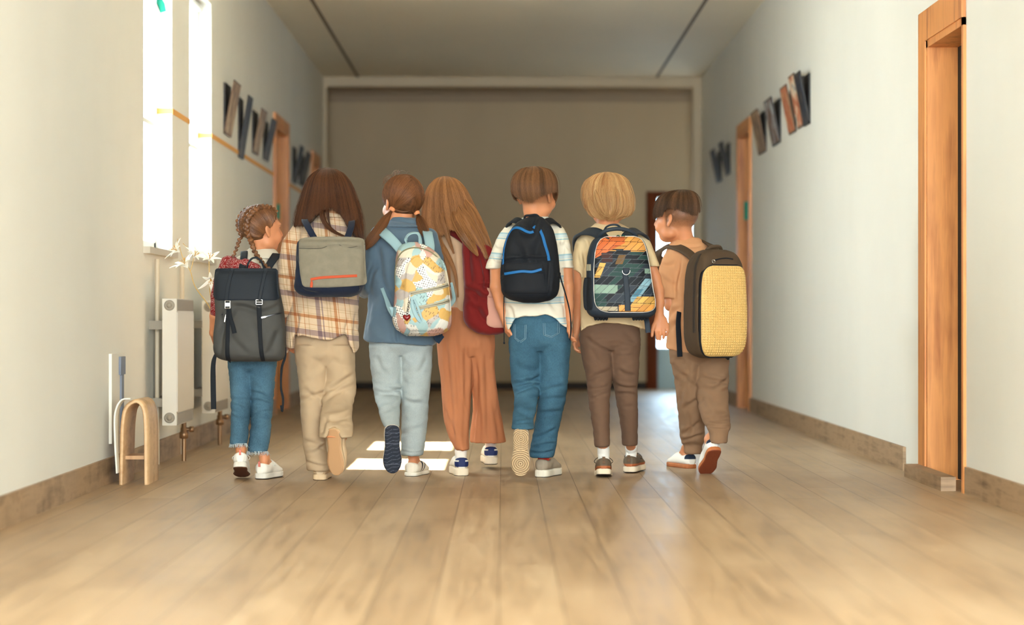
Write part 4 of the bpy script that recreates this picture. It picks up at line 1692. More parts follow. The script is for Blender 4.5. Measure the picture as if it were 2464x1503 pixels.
k2.cloth('shirt', [(k2.rows(tors), .01)] + k2.limb(slv, .005) + k2.limb([(850, 566, .01, 20), (859, 620, .0, 18), (859, 676, .02, 17), (855, 682, .08, 15)], .012), pl, .005, .0034, (16, 16, 22), fl, 2, lambda X, Y, Z: np.where(X < k2.p(692, 0)[0], -1., hem2(X, Y, Z)))
k2.cloth('shirt_collar', [(k2.rows([(500, 786, 824, .0, .05), (510, 776, 836, -.005, .062), (524, 768, 846, -.01, .075)]), .004)], pl, .0045, .001)
k2.cloth('rolled_cuff', k2.limb([(684, 728, -.01, 19.5), (686, 744, .0, 20)], .004), pl, .004, .0035, (40, 40, 30))
fl = [(722, 960, 786, 948, 4.5, 5), (730, 940, 770, 965, 3, 5), (790, 935, 852, 905, 5, 6), (785, 958, 850, 930, 3.5, 5), (735, 1060, 785, 1085, 4, 5), (745, 1090, 790, 1062, 4, 4), (738, 1112, 792, 1118, 3, 3), (770, 1010, 846, 1000, 4, 6), (780, 860, 740, 900, 2.5, 8), (800, 870, 845, 880, 2.5, 8), (790, 1005, 770, 1040, 3, 5)]
arch = k2.hem([(760, 1056), (783, 1054), (789, 1042), (794, 1031), (801, 1027), (808, 1031), (814, 1042), (820, 1054), (852, 1054)], -.29)


def hemr(X, Y, Z):
    return np.where((Y < k2.Y - .13) & (X > k2.p(764, 0)[0]), arch(X, Y, Z), -1.)


k2.cloth('trousers', [(k2.rows([(780, 712, 848, .02, .08), (815, 709, 852, .01, .085), (850, 709, 854, 0, .09), (878, 712, 853, 0, .06)]), .01), ] + k2.legs(legL, legR), m_beige, .0048, .0034, (12, 12, 18), fl, 3, hemr)
hr = Hair(k2, h_brown)
hc = k2.rows([(403, 786, 792, .015, .012), (406, 770, 806, .01, .045), (414, 757, 822, .005, .07), (430, 744, 836, 0, .092), (455, 733, 848, 0, .104), (480, 725, 857, -.005, .108), (500, 719, 863, -.015, .110), (520, 714, 868, -.025, .108), (545, 710, 871, -.04, .098), (585, 716, 874, -.055, .09)])
zt = k2.p(0, 403.5)[2]


def ze2(x, y):
    px = CX + x * F / 8.34
    py = np.interp(px, [700, 712, 722, 740, 752, 764, 778, 792, 806, 820, 832, 842, 856, 868, 876], [528, 536, 538, 540, 532, 516, 503, 499, 502, 516, 536, 556, 572, 580, 572])
    return H + (CY - py) * 8.34 / F
hr.shell([(hc, .01)], .0045, lambda X, Y, Z: ze2(X, Y) - Z, .22, (60, 60, 6), .003)
hr.column(hc, 6000, zt, lambda x, y: ze2(x, y) - .006, (1., 1.035), .12, 14, .03, .00075, 1.45, (.05, 1.), clump=24)
for pts, n in (([(775, 480, -.11, 5), (774, 512, -.125, 6), (783, 538, -.135, 5.5), (805, 558, -.15, 4), (838, 572, -.165, 1.5)], 110),
               ([(788, 485, -.11, 4), (788, 512, -.125, 4), (792, 535, -.13, 2.5), (797, 548, -.13, 1)], 60),
               ([(740, 500, -.09, 6), (730, 522, -.09, 7), (722, 540, -.085, 3)], 80),
               ([(856, 520, -.09, 6), (866, 555, -.11, 7), (874, 584, -.12, 2)], 90)):
    hr.lock(pts, n, tint=(.05, 1.), shell=False)
hr.build()
shoe(k2, *F1[:5], (214, 184, 146), (222, 190, 150), (90, 66, 50), thick=.026)
shoe(k2, *F2[:5], (216, 184, 144), (220, 188, 146), (190, 146, 104), thick=.02, tread=tread_stitch)

# ------------------------------------------------------------------ 3: girl with pigtails in the blue jacket
k3 = Kid(8.50, 965)
hd = Head(k3.p(968, 487, 0), 33, 1.02)
legL = [(830, 889, 966, 0, .08), (870, 890, 966, 0, .075), (910, 896, 966, 0, .07), (943, 899, 966, -.01, .065), (962, 903, 965, -.05, .058), (1000, 914, 963, -.14, .052), (1027, 924, 962, -.20, .048)]
legR = [(830, 966, 1041, 0, .08), (870, 968, 1040, 0, .075), (920, 968, 1036, 0, .07), (970, 966, 1032, 0, .065), (1030, 966, 1027, .01, .062), (1070, 965, 1022, .015, .06), (1095, 965, 1017, .02, .058)]
tors = [(526, 942, 996, .01, .042), (536, 930, 1010, .01, .06), (548, 912, 1028, .01, .078), (566, 899, 1040, .01, .09), (600, 892, 1044, .01, .098), (680, 888, 1048, .01, .1), (740, 884, 1052, .01, .105), (790, 877, 1056, .0, .114), (840, 872, 1058, -.005, .122)]
its = [(k3.rows([q for q in tors if q[0] < 770], 2, -9), .01), (k3.rows([(a, legL[0][1] + 12, legR[0][2] - 12, .01, .06) for a in (740, 840)]), .02), (Cap(k3.p(968, 545, .01), hd.w((0, -.012, -.05)), .042, .039), .02)]
its += [(k3.rows(legL, 2, -11), .01), (k3.rows(legR, 2, -11), .01)]
F1 = ((944, 1022, -.25), 2, -80, -4, 1.0, .018)
F2 = ((986, 1146, .03), -15, 0, 0, 1.0, .018)
its += k3.foot(*F1, (943, 1006, -.155, 10)) + k3.foot(*F2, (990, 1060, .015, 14))
its += k3.limb([(905, 570, .01, 18), (893, 620, -.01, 16), (886, 690, .0, 13), (876, 702, .08, 11), (872, 700, .15, 9)]) + k3.hand((872, 700, .15), (870, 696, .22), (0, 0, 1), .9, .7)
its += k3.limb([(1036, 575, .01, 18), (1052, 640, .03, 14), (1056, 700, .08, 12), (1056, 700, .2, 9)]) + k3.hand((1056, 700, .2), (1052, 698, .27), (0, 0, 1), .9, .7)
k3.body(its, hd, 'person with two low pigtails in a slate blue jacket and bleached jeans')
hem3 = k3.hem([(868, 812), (876, 818), (886, 823), (930, 825), (968, 826), (1010, 830), (1040, 832), (1049, 826), (1058, 812)])
fl = [(905, 600, 930, 700, 5, 8), (890, 680, 905, 640, 4, 6), (960, 560, 930, 640, 3, 8), (930, 690, 965, 820, 4, 9), (893, 720, 880, 800, 4, 8), (1010, 560, 1030, 600, 3, 6), (900, 650, 886, 700, 4, 5), (945, 545, 1000, 548, 2.5, 3), (960, 820, 958, 770, 3, 4)]
k3.cloth('jacket', [(k3.rows(tors), .01)] + k3.limb([(912, 562, .01, 20), (900, 600, -.01, 22), (891, 650, -.015, 21), (887, 688, .0, 19), (878, 700, .07, 17), (875, 702, .11, 15)], .004) + k3.limb([(1034, 568, .01, 19), (1050, 620, .02, 17), (1056, 690, .06, 16), (1056, 700, .13, 14)], .012), m_jacket, .005, .0034, (15, 15, 16), fl, 5, hem3)
k3.cloth('jacket_collar', [(k3.rows([(524, 938, 1000, .005, .05), (530, 934, 1008, .0, .058), (540, 929, 1018, -.005, .07), (548, 924, 1027, -.008, .08)]), .004)], m_jacket, .004, .001, folds=[(934, 533, 1010, 536, 3, 3)])
fl = [(905, 942, 966, 935, 5, 4.5), (902, 952, 962, 950, 4, 4), (920, 930, 966, 945, 3.5, 4), (905, 860, 930, 900, 2.5, 7), (1000, 900, 1030, 860, 2.5, 7), (975, 960, 1028, 975, 3.5, 5), (970, 985, 1025, 965, 2.5, 6), (970, 1040, 1020, 1030, 2.5, 6), (968, 1083, 1018, 1085, 2, 1.6), (912, 985, 960, 975, 2.5, 5)]
k3.cloth('jeans', [(k3.rows([(790, 887, 1041, .01, .09), (830, 888, 1042, 0, .09), (855, 890, 1040, 0, .06)]), .01), ] + k3.legs(legL, legR), m_jean_pale, .0048, .0032, (14, 14, 24), fl, 6)
hl = lambda x, y, z: np.minimum(np.minimum(.066 - y + np.clip(z - .05, 0, 1) * .55, z + .052 + np.clip(-y - .03, 0, .1) * .35), np.maximum(z - .012 - (y + .0) * .55, -y - .012))
hr = skull_hair(hd, hl, k3, h_chest, .008, .3)
tL = hd.loc(k3.p(944, 503, -.055))
tR = hd.loc(k3.p(1003, 512, -.03))
n = 1100
u = rng.random(n)
v = rng.random(n)
for sx, tt_ in ((-1, tL), (1, tR)):
    part = np.stack([0.003 * sx + rng.normal(0, .002, n), .085 - .18 * u, .10 - .12 * np.clip(u - .35, 0, 1)], 1)
    front = np.stack([sx * (.02 + .06 * v), .085 - .05 * v, .085 - .06 * v], 1) + rng.normal(0, .004, (n, 3))
    nape = np.stack([sx * (.005 + .05 * v), -.085 + .04 * v + 0 * u, -.045 - .01 * u], 1)
    A = np.concatenate([part, front, nape[:300]])
    B = np.tile(tt_, (len(A), 1)) + rng.normal(0, .004, (len(A), 3))
    c0 = np.array([0, -.008, .028])
    hr.combed(hd, A, B, (.081, .100, .089), 11, .0010, (.2, 1.), .003)
fly = np.stack([rng.normal(0, .03, 60), .02 + .06 * rng.random(60), .10 + 0 * rng.random(60)], 1)
hr.combed(hd, fly, fly + rng.normal(0, .04, (60, 3)), (.088, .106, .097), 9, .0005, (.6, 1.), .02)
hr.lock([(944, 503, -.06, 6), (934, 518, -.07, 9), (920, 540, -.085, 11), (905, 562, -.10, 12.5), (890, 582, -.105, 12), (877, 600, -.105, 4)], 420, 18)
hr.lock([(1003, 512, -.035, 6), (1010, 528, -.05, 10), (1018, 548, -.065, 12), (1026, 566, -.075, 9), (1031, 578, -.08, 3)], 320, 16)
hr.build()
for pt, ax in (((944, 503, -.06), (-.5, -.1, -.8)), ((1003, 512, -.035), (.35, -.15, -.9))):
    MB().lathe(k3.p(*pt) - np.array(ax) * .008, ax, [(0, .0095), (.002, .0125), (.008, .0135), (.014, .0125), (.016, .0095)], 16).build('hair_tie', M('peach_elastic', (232, 150, 100), .7), k3.o, k3.base)


def stripes_dark(V, col, th):
    s = (np.abs(V[:, 1] - .085 - .5 * (V[:, 2] - th - .02)) < .008) & (V[:, 2] < th + .042)
    s2 = (np.abs(V[:, 1] - .112 - .5 * (V[:, 2] - th - .02)) < .005) & (V[:, 2] < th + .035)
    col[s | s2] = lin((44, 46, 54))


shoe(k3, *F1[:5], (226, 214, 196), (226, 216, 200), (26, 30, 42), thick=.018, tread=tread_zigzag, stripe=stripes_dark)
shoe(k3, *F2[:5], (228, 216, 196), (232, 222, 204), (30, 30, 36), thick=.018, stripe=stripes_dark, top=.062)

# ------------------------------------------------------------------ 4: girl with long loose hair, rust trousers
k4 = Kid(8.72, 1120)
hd = Head(k4.p(1078, 492, 0), -4, 1.03, -6)
legL = [(780, 1053, 1128, .01, .09), (830, 1053, 1130, 0, .085), (870, 1055, 1132, 0, .08), (910, 1060, 1134, 0, .078), (950, 1063, 1133, -.01, .078), (1000, 1067, 1130, -.04, .078), (1040, 1076, 1128, -.07, .075), (1082, 1096, 1129, -.10, .07)]
legR = [(780, 1125, 1188, .01, .09), (830, 1128, 1190, .01, .085), (870, 1132, 1190, .03, .082), (910, 1136, 1192, .05, .082), (950, 1138, 1197, .07, .085), (1000, 1136, 1206, .1, .09), (1030, 1133, 1212, .12, .095), (1063, 1131, 1219, .13, .10)]
tors = [(552, 1066, 1112, .01, .045), (562, 1054, 1128, .01, .065), (578, 1046, 1145, .01, .085), (610, 1046, 1156, .01, .095), (660, 1066, 1162, .01, .098), (720, 1080, 1172, .01, .1), (752, 1084, 1178, .01, .1)]
its = [(k4.rows(tors + [(800, 1075, 1182, .01, .09)], 2, -8), .01), (Cap(k4.p(1090, 565, .01), hd.w((0, -.012, -.05)), .042, .039), .02)]
its += [(k4.rows(legL, 2, -12), .01), (k4.rows(legR, 2, -13), .01)]
F1 = ((1112, 1145, -.167), 8, 0, 0, 1.0, .034)
F2 = ((1182, 1117, .17), 4, 0, 0, 1.0, .034)
its += k4.foot(*F1, (1114, 1050, -.1, 13)) + k4.foot(*F2, (1180, 1030, .15, 13))
its += k4.limb([(1064, 602, .0, 14), (1066, 640, -.01, 13.5), (1080, 690, -.01, 12), (1092, 700, .1, 9)]) + k4.hand((1092, 700, .1), (1096, 700, .18), (0, 0, 1), .9, .7)
its += k4.limb([(1150, 592, .02, 17), (1168, 650, .04, 13), (1172, 700, .10, 11), (1168, 700, .2, 9)]) + k4.hand((1168, 700, .2), (1164, 698, .27), (0, 0, 1), .9, .7)
k4.body(its, hd, 'person with long loose light brown hair and wide rust trousers')
fl = [(1060, 600, 1090, 740, 4, 7), (1085, 600, 1100, 740, 4, 6), (1095, 660, 1088, 745, 3, 5)]
k4.cloth('shirt', [(k4.rows(tors), .012)] + k4.limb([(1062, 584, .0, 20), (1058, 612, -.02, 22), (1068, 640, -.025, 20), (1076, 650, -.02, 18)], .005) + k4.limb([(1146, 590, .02, 19), (1164, 640, .04, 18)], .012), m_peachp, .005, .0026, (16, 16, 14), fl, 7)
fl = [(1075, 830, 1085, 1060, 5, 7), (1100, 800, 1098, 1050, 4, 7), (1115, 830, 1120, 1060, 4, 6), (1150, 880, 1150, 1050, 5, 6), (1165, 850, 1178, 1055, 5, 7), (1180, 900, 1200, 1050, 4, 6), (1062, 960, 1090, 1060, 4, 6), (1140, 930, 1142, 1055, 4, 5)]
k4.cloth('trousers', [(k4.rows([(740, 1056, 1180, .01, .095), (780, 1052, 1189, .01, .096), (830, 1052, 1191, 0, .09), (856, 1055, 1188, 0, .06)]), .01), ] + k4.legs(legL, legR), m_rust, .005, .0028, (26, 26, 5), fl, 8)
hr = Hair(k4, h_light)
hc = k4.rows([(424, 1066, 1074, .005, .012), (427, 1054, 1090, .005, .045), (436, 1042, 1104, .0, .072), (452, 1032, 1116, 0, .094), (476, 1025, 1128, 0, .105), (500, 1021, 1139, -.005, .106), (525, 1019, 1150, -.012, .104), (548, 1021, 1160, -.03, .098), (572, 1034, 1168, -.05, .085), (600, 1060, 1176, -.07, .07)])
zt = k4.p(0, 424.5)[2]


def ze4(x, y):
    px = CX + x * F / 8.72
    py = np.interp(px, [1015, 1035, 1055, 1075, 1100, 1130, 1160, 1180], [565, 575, 562, 548, 562, 585, 600, 605])
    return H + (CY - py) * 8.72 / F
hr.shell([(hc, .01)], .0048, lambda X, Y, Z: ze4(X, Y) + .006 - Z, .3, (70, 70, 8))
hr.column(hc, 4800, zt, lambda x, y: ze4(x, y) - .01, (1., 1.045), .15, 14, .02, .0008, 1.5, (.1, 1.), clump=26)
for pts, n in (([(1095, 480, -.10, 12), (1115, 520, -.125, 16), (1138, 560, -.15, 17), (1158, 595, -.17, 12), (1172, 622, -.19, 4)], 260),
               ([(1110, 470, -.08, 12), (1135, 515, -.10, 16), (1155, 555, -.13, 15), (1172, 585, -.15, 9), (1184, 604, -.16, 3)], 260),
               ([(1085, 490, -.105, 12), (1098, 530, -.13, 14), (1118, 565, -.155, 14), (1138, 596, -.225, 9), (1150, 615, -.25, 2)], 200),
               ([(1032, 500, -.06, 11), (1036, 540, -.075, 13), (1054, 580, -.10, 9), (1078, 615, -.125, 6), (1096, 660, -.135, 4), (1102, 715, -.13, 1.5)], 200),
               ([(1040, 520, -.08, 9), (1048, 560, -.1, 9), (1064, 595, -.115, 6), (1078, 640, -.125, 4), (1084, 690, -.12, 1.5)], 120),
               ([(1026, 500, -.02, 8), (1026, 545, -.03, 10), (1036, 580, -.05, 8), (1042, 600, -.06, 2)], 140),
               ([(1060, 490, -.1, 9), (1066, 530, -.115, 10), (1078, 570, -.125, 6), (1092, 610, -.135, 2)], 100)):
    hr.lock(pts, n, tint=(.1, 1.))
hr.build()
navy = (26, 38, 84)


def navy_heel(V, col, th):
    s = (V[:, 1] < .024) & (V[:, 2] > th + .004) & (V[:, 2] < th + .052)
    s &= ~((np.abs(V[:, 2] - th - .030) < .003) & (np.abs(V[:, 0]) > .014))
    col[s] = lin(navy)


shoe(k4, *F1[:5], (226, 216, 200), (234, 214, 186), (60, 50, 44), thick=.034, stripe=navy_heel, label='cream platform trainer with navy heel')
shoe(k4, *F2[:5], (226, 216, 200), (226, 206, 178), (60, 50, 44), thick=.034, stripe=navy_heel, label='cream platform trainer with navy heel')
sock(k4, 0, .045, (240, 226, 212))
sock(k4, 1, .045, (240, 226, 212))

# ------------------------------------------------------------------ 5: boy with the bowl cut
k5 = Kid(8.46, 1292)
hd = Head(k5.p(1287, 469, 0), -36, 1.03)
legL = [(820, 1224, 1300, 0, .085), (860, 1226, 1299, 0, .08), (900, 1229, 1298, 0, .074), (925, 1231, 1297, -.01, .068), (947, 1237, 1297, -.04, .06), (980, 1236, 1292, -.12, .056), (1010, 1233, 1284, -.19, .052), (1032, 1230, 1286, -.23, .05)]
legR = [(820, 1298, 1373, 0, .085), (860, 1299, 1371, 0, .08), (900, 1298, 1368, 0, .075), (950, 1295, 1363, 0, .07), (1000, 1290, 1352, .01, .062), (1050, 1281, 1341, .02, .056), (1078, 1276, 1338, .02, .055), (1100, 1274, 1331, .02, .052)]
tors = [(520, 1266, 1316, .01, .044), (528, 1250, 1330, .01, .06), (538, 1232, 1346, .01, .075), (552, 1218, 1357, .01, .088), (580, 1210, 1361, .01, .095), (650, 1210, 1362, .01, .098), (720, 1213, 1368, .01, .1), (765, 1211, 1375, .0, .11), (800, 1208, 1380, -.005, .116)]
its = [(k5.rows([q for q in tors if q[0] < 755], 2, -9), .01), (k5.rows([(a, legL[0][1] + 12, legR[0][2] - 12, .01, .06) for a in (725, 825)]), .02), (Cap(k5.p(1291, 540, .01), hd.w((0, -.012, -.045)), .047, .045), .02)]
its += [(k5.rows(legL, 2, -11), .01), (k5.rows(legR, 2, -12), .01)]
F1 = ((1254, 1030, -.27), 4, -78, 8, 1.0, .024)
F2 = ((1299, 1148, .02), -22, 0, 0, 1.0, .032)
its += k5.foot(*F1, (1258, 1004, -.175, 10)) + k5.foot(*F2, (1304, 1060, .02, 14))
its += k5.limb([(1224, 584, .01, 14), (1194, 640, -.01, 15), (1194, 690, -.035, 15), (1203, 735, -.03, 11), (1212, 765, -.02, 8.5)]) + k5.hand((1212, 765, -.02), (1222, 800, -.02), (-.3, 1, 0), .95, .7)
its += k5.limb([(1346, 584, .01, 14), (1362, 640, .0, 15), (1366, 690, -.02, 14.5), (1370, 735, -.04, 10.5), (1370, 765, -.05, 8.5)]) + k5.hand((1370, 765, -.05), (1368, 800, -.055), (0, 1, 0), .95, .6)


def fade5(x, y, z):
    return .55 * np.clip((z + .062) / .03, 0, 1) * np.clip((.022 - y) / .012, 0, 1) * (z < .08)


k5.body(its, hd, 'person with a brown bowl cut in a striped tee and blue jeans', fade5, (128, 88, 58))
hem5 = k5.hem([(1205, 750), (1214, 765), (1222, 796), (1230, 783), (1240, 765), (1262, 761), (1285, 761), (1312, 756), (1330, 762), (1348, 779), (1372, 794), (1378, 790)])
fl = [(1345, 590, 1372, 600, 3, 4), (1350, 610, 1365, 580, 3, 4), (1192, 590, 1210, 605, 3, 4), (1345, 690, 1365, 780, 4, 6), (1220, 735, 1240, 780, 3, 5), (1340, 740, 1310, 700, 3, 6), (1185, 620, 1204, 635, 2.5, 3)]
tee5 = m_tee_stripes()
k5.cloth('shirt', [(k5.rows(tors), .01)] + [(k5.rows([(546, 1214, 1246, .01, .04), (568, 1198, 1240, .0, .052), (600, 1185, 1224, 0, .055), (630, 1173, 1210, -.005, .054), (647, 1166, 1206, -.005, .055)]), .005), (k5.rows([(546, 1322, 1354, .01, .04), (568, 1334, 1366, .0, .052), (600, 1339, 1374, 0, .055), (630, 1342, 1379, 0, .054), (645, 1343, 1382, 0, .055)]), .005)], tee5, .0048, .003, (16, 16, 22), fl, 9, hem5)
fl = [(1240, 925, 1298, 905, 6, 5), (1236, 940, 1295, 930, 5, 4), (1262, 912, 1297, 935, 4, 4), (1240, 880, 1290, 890, 2.5, 8), (1300, 945, 1360, 930, 3, 5), (1300, 965, 1355, 958, 3, 4), (1295, 1000, 1350, 985, 3, 5), (1285, 1050, 1335, 1035, 3.5, 4), (1280, 1072, 1336, 1070, 4, 3), (1278, 1088, 1330, 1084, 4, 3), (1240, 985, 1290, 1000, 3, 5), (1236, 1015, 1284, 1018, 2.5, 2), (1295, 770, 1297, 825, 1.2, 2)]
jn = k5.cloth('jeans', [(k5.rows([(745, 1238, 1356, .01, .075), (772, 1231, 1364, .0, .086), (800, 1226, 1371, 0, .094), (820, 1224, 1373, 0, .096), (845, 1226, 1372, 0, .07)]), .01), ] + k5.legs(legL, legR), m_jean, .0046, .003, (15, 15, 28), fl, 10)
jc = k5.rows([(745, 1238, 1356, .01, .075), (772, 1231, 1364, .0, .086), (800, 1226, 1371, 0, .094), (820, 1224, 1373, 0, .096), (860, 1226, 1372, 0, .085)])
for x0, x1 in ((1233, 1270), (1302, 1352)):
    nu, nv = 12, 14
    V = []
    for v in np.linspace(0, 1, nv):
        for u in np.linspace(0, 1, nu):
            py = 777 + v * (52 if x0 < 1280 else 44) * (.72 + .28 * (1 - abs(2 * u - 1))) + (0 if x0 < 1280 else -5) + (u - .5) * (-6 if x0 > 1280 else 2)
            q = k5.p(x0 + 2 * v + u * (x1 - x0 - 4 * v), py, -.09)
            e = min(u, 1 - u, v, 1 - v)
            q[1] = jc.yfront(q[0], q[2]) - (.0045 if e > 0 else -.004)
            V.append(q)
    i = np.arange(nv - 1)[:, None]
    j = np.arange(nu - 1)[None]
    Q = np.stack(np.broadcast_arrays(i * nu + j, (i + 1) * nu + j, (i + 1) * nu + j + 1, i * nu + j + 1), -1).reshape(-1, 4)
    pk = mesh_obj('back_pocket', V, Q, m_jean, k5.o, k5.base)
    V = np.array(V).reshape(nv, nu, 3) - (0, .0018, 0)
    for ii in (1, 2):
        loop = np.concatenate([V[1:-1, ii], V[-1 - ii, ii:-ii], V[1:-1, -1 - ii][::-1]])
        MB().tube(loop, .00075, 4).build('stitching', M('pale_stitch', (150, 178, 188), .8), pk, k5.base)
hr = Hair(k5, h_bowl)
hc = k5.rows([(400, 1283, 1290, .0, .012), (403, 1262, 1308, .0, .05), (411, 1248, 1326, 0, .076), (425, 1236, 1336, 0, .094), (445, 1231, 1341, 0, .112), (462, 1231, 1342, 0, .114), (476, 1235, 1341, 0, .112), (492, 1244, 1336, 0, .106)])
zt = k5.p(0, 400.4)[2]


def ze5(x, y):
    px = CX + x * F / 8.46
    back = np.interp(px, [1225, 1233, 1245, 1262, 1275, 1290, 1310, 1328, 1342], [452, 466, 481, 487, 489, 479, 470, 464, 460])
    k = np.clip((y - 8.45) / .04, 0, 1)
    py = back * (1 - k) + k * np.interp(px, [1230, 1316, 1326, 1342], [478, 474, 484, 488])
    return H + (CY - py) * 8.46 / F
hr.shell([(hc, .01)], .0042, lambda X, Y, Z: ze5(X, Y) + .003 - Z, .34, (70, 70, 14))
hr.column(hc, 4200, zt, ze5, (1., 1.035), .12, 11, .012, .00075, 1.6, (.15, 1.), clump=34, curl=.02)
hr.build()
shoe(k5, *F1[:5], (160, 142, 122), (226, 214, 196), (202, 172, 132), thick=.024, tread=tread_rings, label='taupe trainer lifted to show its swirled sole')
shoe(k5, *F2[:5], (158, 142, 122), (236, 226, 206), (50, 44, 40), thick=.032)
sock(k5, 0, .05, (200, 56, 40))
sock(k5, 1, .04, (200, 56, 40))

# ------------------------------------------------------------------ 6: blond child
k6 = Kid(8.54, 1466)
hd = Head(k6.p(1462, 484, 0), -6, 1.03)
legL = [(820, 1396, 1468, 0, .08), (860, 1400, 1469, 0, .074), (900, 1408, 1468, -.005, .066), (940, 1414, 1467, -.02, .06), (980, 1418, 1467, -.04, .056), (1030, 1426, 1467, -.06, .05), (1075, 1431, 1468, -.08, .046)]
legR = [(820, 1468, 1540, 0, .08), (860, 1471, 1539, .01, .074), (900, 1476, 1537, .02, .066), (940, 1481, 1534, .04, .06), (980, 1485, 1535, .06, .056), (1030, 1494, 1535, .09, .05), (1071, 1497, 1534, .12, .046)]
tors = [(536, 1434, 1490, .01, .044), (546, 1420, 1508, .01, .06), (556, 1406, 1530, .01, .076), (570, 1398, 1546, .01, .088), (600, 1395, 1553, .01, .096), (680, 1396, 1556, .01, .1), (750, 1394, 1556, .005, .104), (800, 1390, 1557, -.005, .112)]
its = [(k6.rows([q for q in tors if q[0] < 760], 2, -9), .01), (k6.rows([(a, legL[0][1] + 12, legR[0][2] - 12, .01, .06) for a in (730, 830)]), .02), (Cap(k6.p(1461, 555, .01), hd.w((0, -.012, -.045)), .046, .044), .02)]
its += [(k6.rows(legL, 2, -10), .01), (k6.rows(legR, 2, -10), .01)]
F1 = ((1453, 1141, -.10), -2, -8, 0, 1.0, .026)
F2 = ((1513, 1136, .16), -17, 0, 0, 1.0, .026)
its += k6.foot(*F1, (1450, 1055, -.07, 13)) + k6.foot(*F2, (1515, 1055, .12, 13))
its += k6.limb([(1412, 588, .01, 14), (1394, 650, .0, 15), (1394, 700, .02, 14.5), (1391, 750, .04, 11), (1387, 795, .05, 8.5)]) + k6.hand((1387, 795, .05), (1382, 830, .055), (.2, 1, 0), .95, .7)
its += k6.limb([(1540, 588, .01, 14), (1567, 635, .0, 12), (1578, 669, .0, 12.5), (1586, 700, -.01, 12), (1588, 730, -.02, 10.5), (1587, 755, -.03, 10)])
# the hand that reaches down beside the next child, drawn finger by finger
for a in ([(1587, 755, -.03, 10), (1588, 772, -.03, 11)], [(1583, 768, -.03, 9), (1580, 788, -.035, 8)], [(1588, 770, -.03, 9), (1588, 792, -.035, 8)], [(1594, 768, -.03, 9), (1597, 790, -.032, 8)], [(1597, 770, -.03, 8), (1604, 785, -.03, 7)]):
    its += k6.limb(a, .008)
for a in ([(1580, 772, -.035, 6.5), (1573, 784, -.045, 5.2), (1570, 796, -.05, 4.4), (1569, 808, -.052, 3.6)],
          [(1580, 786, -.035, 4.8), (1579.5, 800, -.044, 4.3), (1582, 815, -.038, 3.6)],
          [(1589, 788, -.035, 4.8), (1589, 802, -.046, 4.3), (1588, 816, -.036, 3.6)],
          [(1598, 787, -.033, 4.6), (1598.5, 800, -.044, 4.2), (1596.5, 813, -.034, 3.5)],
          [(1606, 784, -.03, 4.2), (1607, 795, -.04, 3.7), (1604.5, 806, -.032, 3.1)]):
    its += k6.limb(a, .0015)
k6.body(its, hd, 'person with a blond bob in a cream tee and slim brown trousers')
hem6 = k6.hem([(1380, 798), (1396, 797), (1416, 784), (1452, 776), (1488, 778), (1524, 784), (1553, 793), (1570, 793)])
fl = [(1400, 600, 1412, 680, 3, 5), (1390, 610, 1404, 650, 3, 4), (1400, 570, 1420, 600, 3, 4)]
cutL = k6.hem([(1370, 640), (1378, 646), (1395, 656), (1410, 668), (1420, 900)])
k6.cloth('shirt', [(k6.rows(tors), .01)] + [(k6.rows([(562, 1398, 1432, .01, .042), (585, 1384, 1422, .0, .054), (620, 1379, 1413, 0, .056), (650, 1376, 1411, 0, .056), (669, 1376, 1411, 0, .058)]), .005), (k6.rows([(562, 1518, 1554, .01, .04), (590, 1538, 1569, .01, .048), (620, 1552, 1580, .01, .048), (641, 1557, 1588, .01, .05)]), .005)], m_cream, .0048, .003, (16, 16, 20), fl, 11, lambda X, Y, Z: np.where(X < k6.p(1396, 0)[0], cutL(X, Y, Z), hem6(X, Y, Z)))
fl = [(1415, 812, 1465, 850, 3.5, 5), (1418, 918, 1466, 890, 3.5, 5), (1420, 938, 1464, 925, 3, 4), (1422, 955, 1462, 950, 2.5, 4), (1484, 925, 1532, 935, 3.5, 4), (1486, 945, 1532, 955, 3, 4), (1490, 890, 1530, 905, 2.5, 5), (1500, 800, 1535, 830, 2, 6), (1420, 840, 1455, 880, 2.5, 6)]
k6.cloth('trousers', [(k6.rows([(755, 1404, 1530, .01, .08), (785, 1396, 1538, 0, .09), (815, 1394, 1541, 0, .09), (842, 1397, 1540, 0, .06)]), .01), ] + k6.legs(legL, legR), m_brown, .0046, .0022, (14, 14, 30), fl, 12)
hr = Hair(k6, h_blond)
hc = k6.rows([(414, 1456, 1464, .0, .012), (417, 1438, 1483, .0, .048), (424, 1424, 1498, 0, .07), (438, 1411, 1509, 0, .09), (458, 1405, 1517, 0, .102), (480, 1405, 1522, 0, .108), (498, 1408, 1524, 0, .108), (512, 1414, 1522, 0, .104), (522, 1421, 1515, 0, .096), (531, 1434, 1498, 0, .08)])
zt = k6.p(0, 414.5)[2]


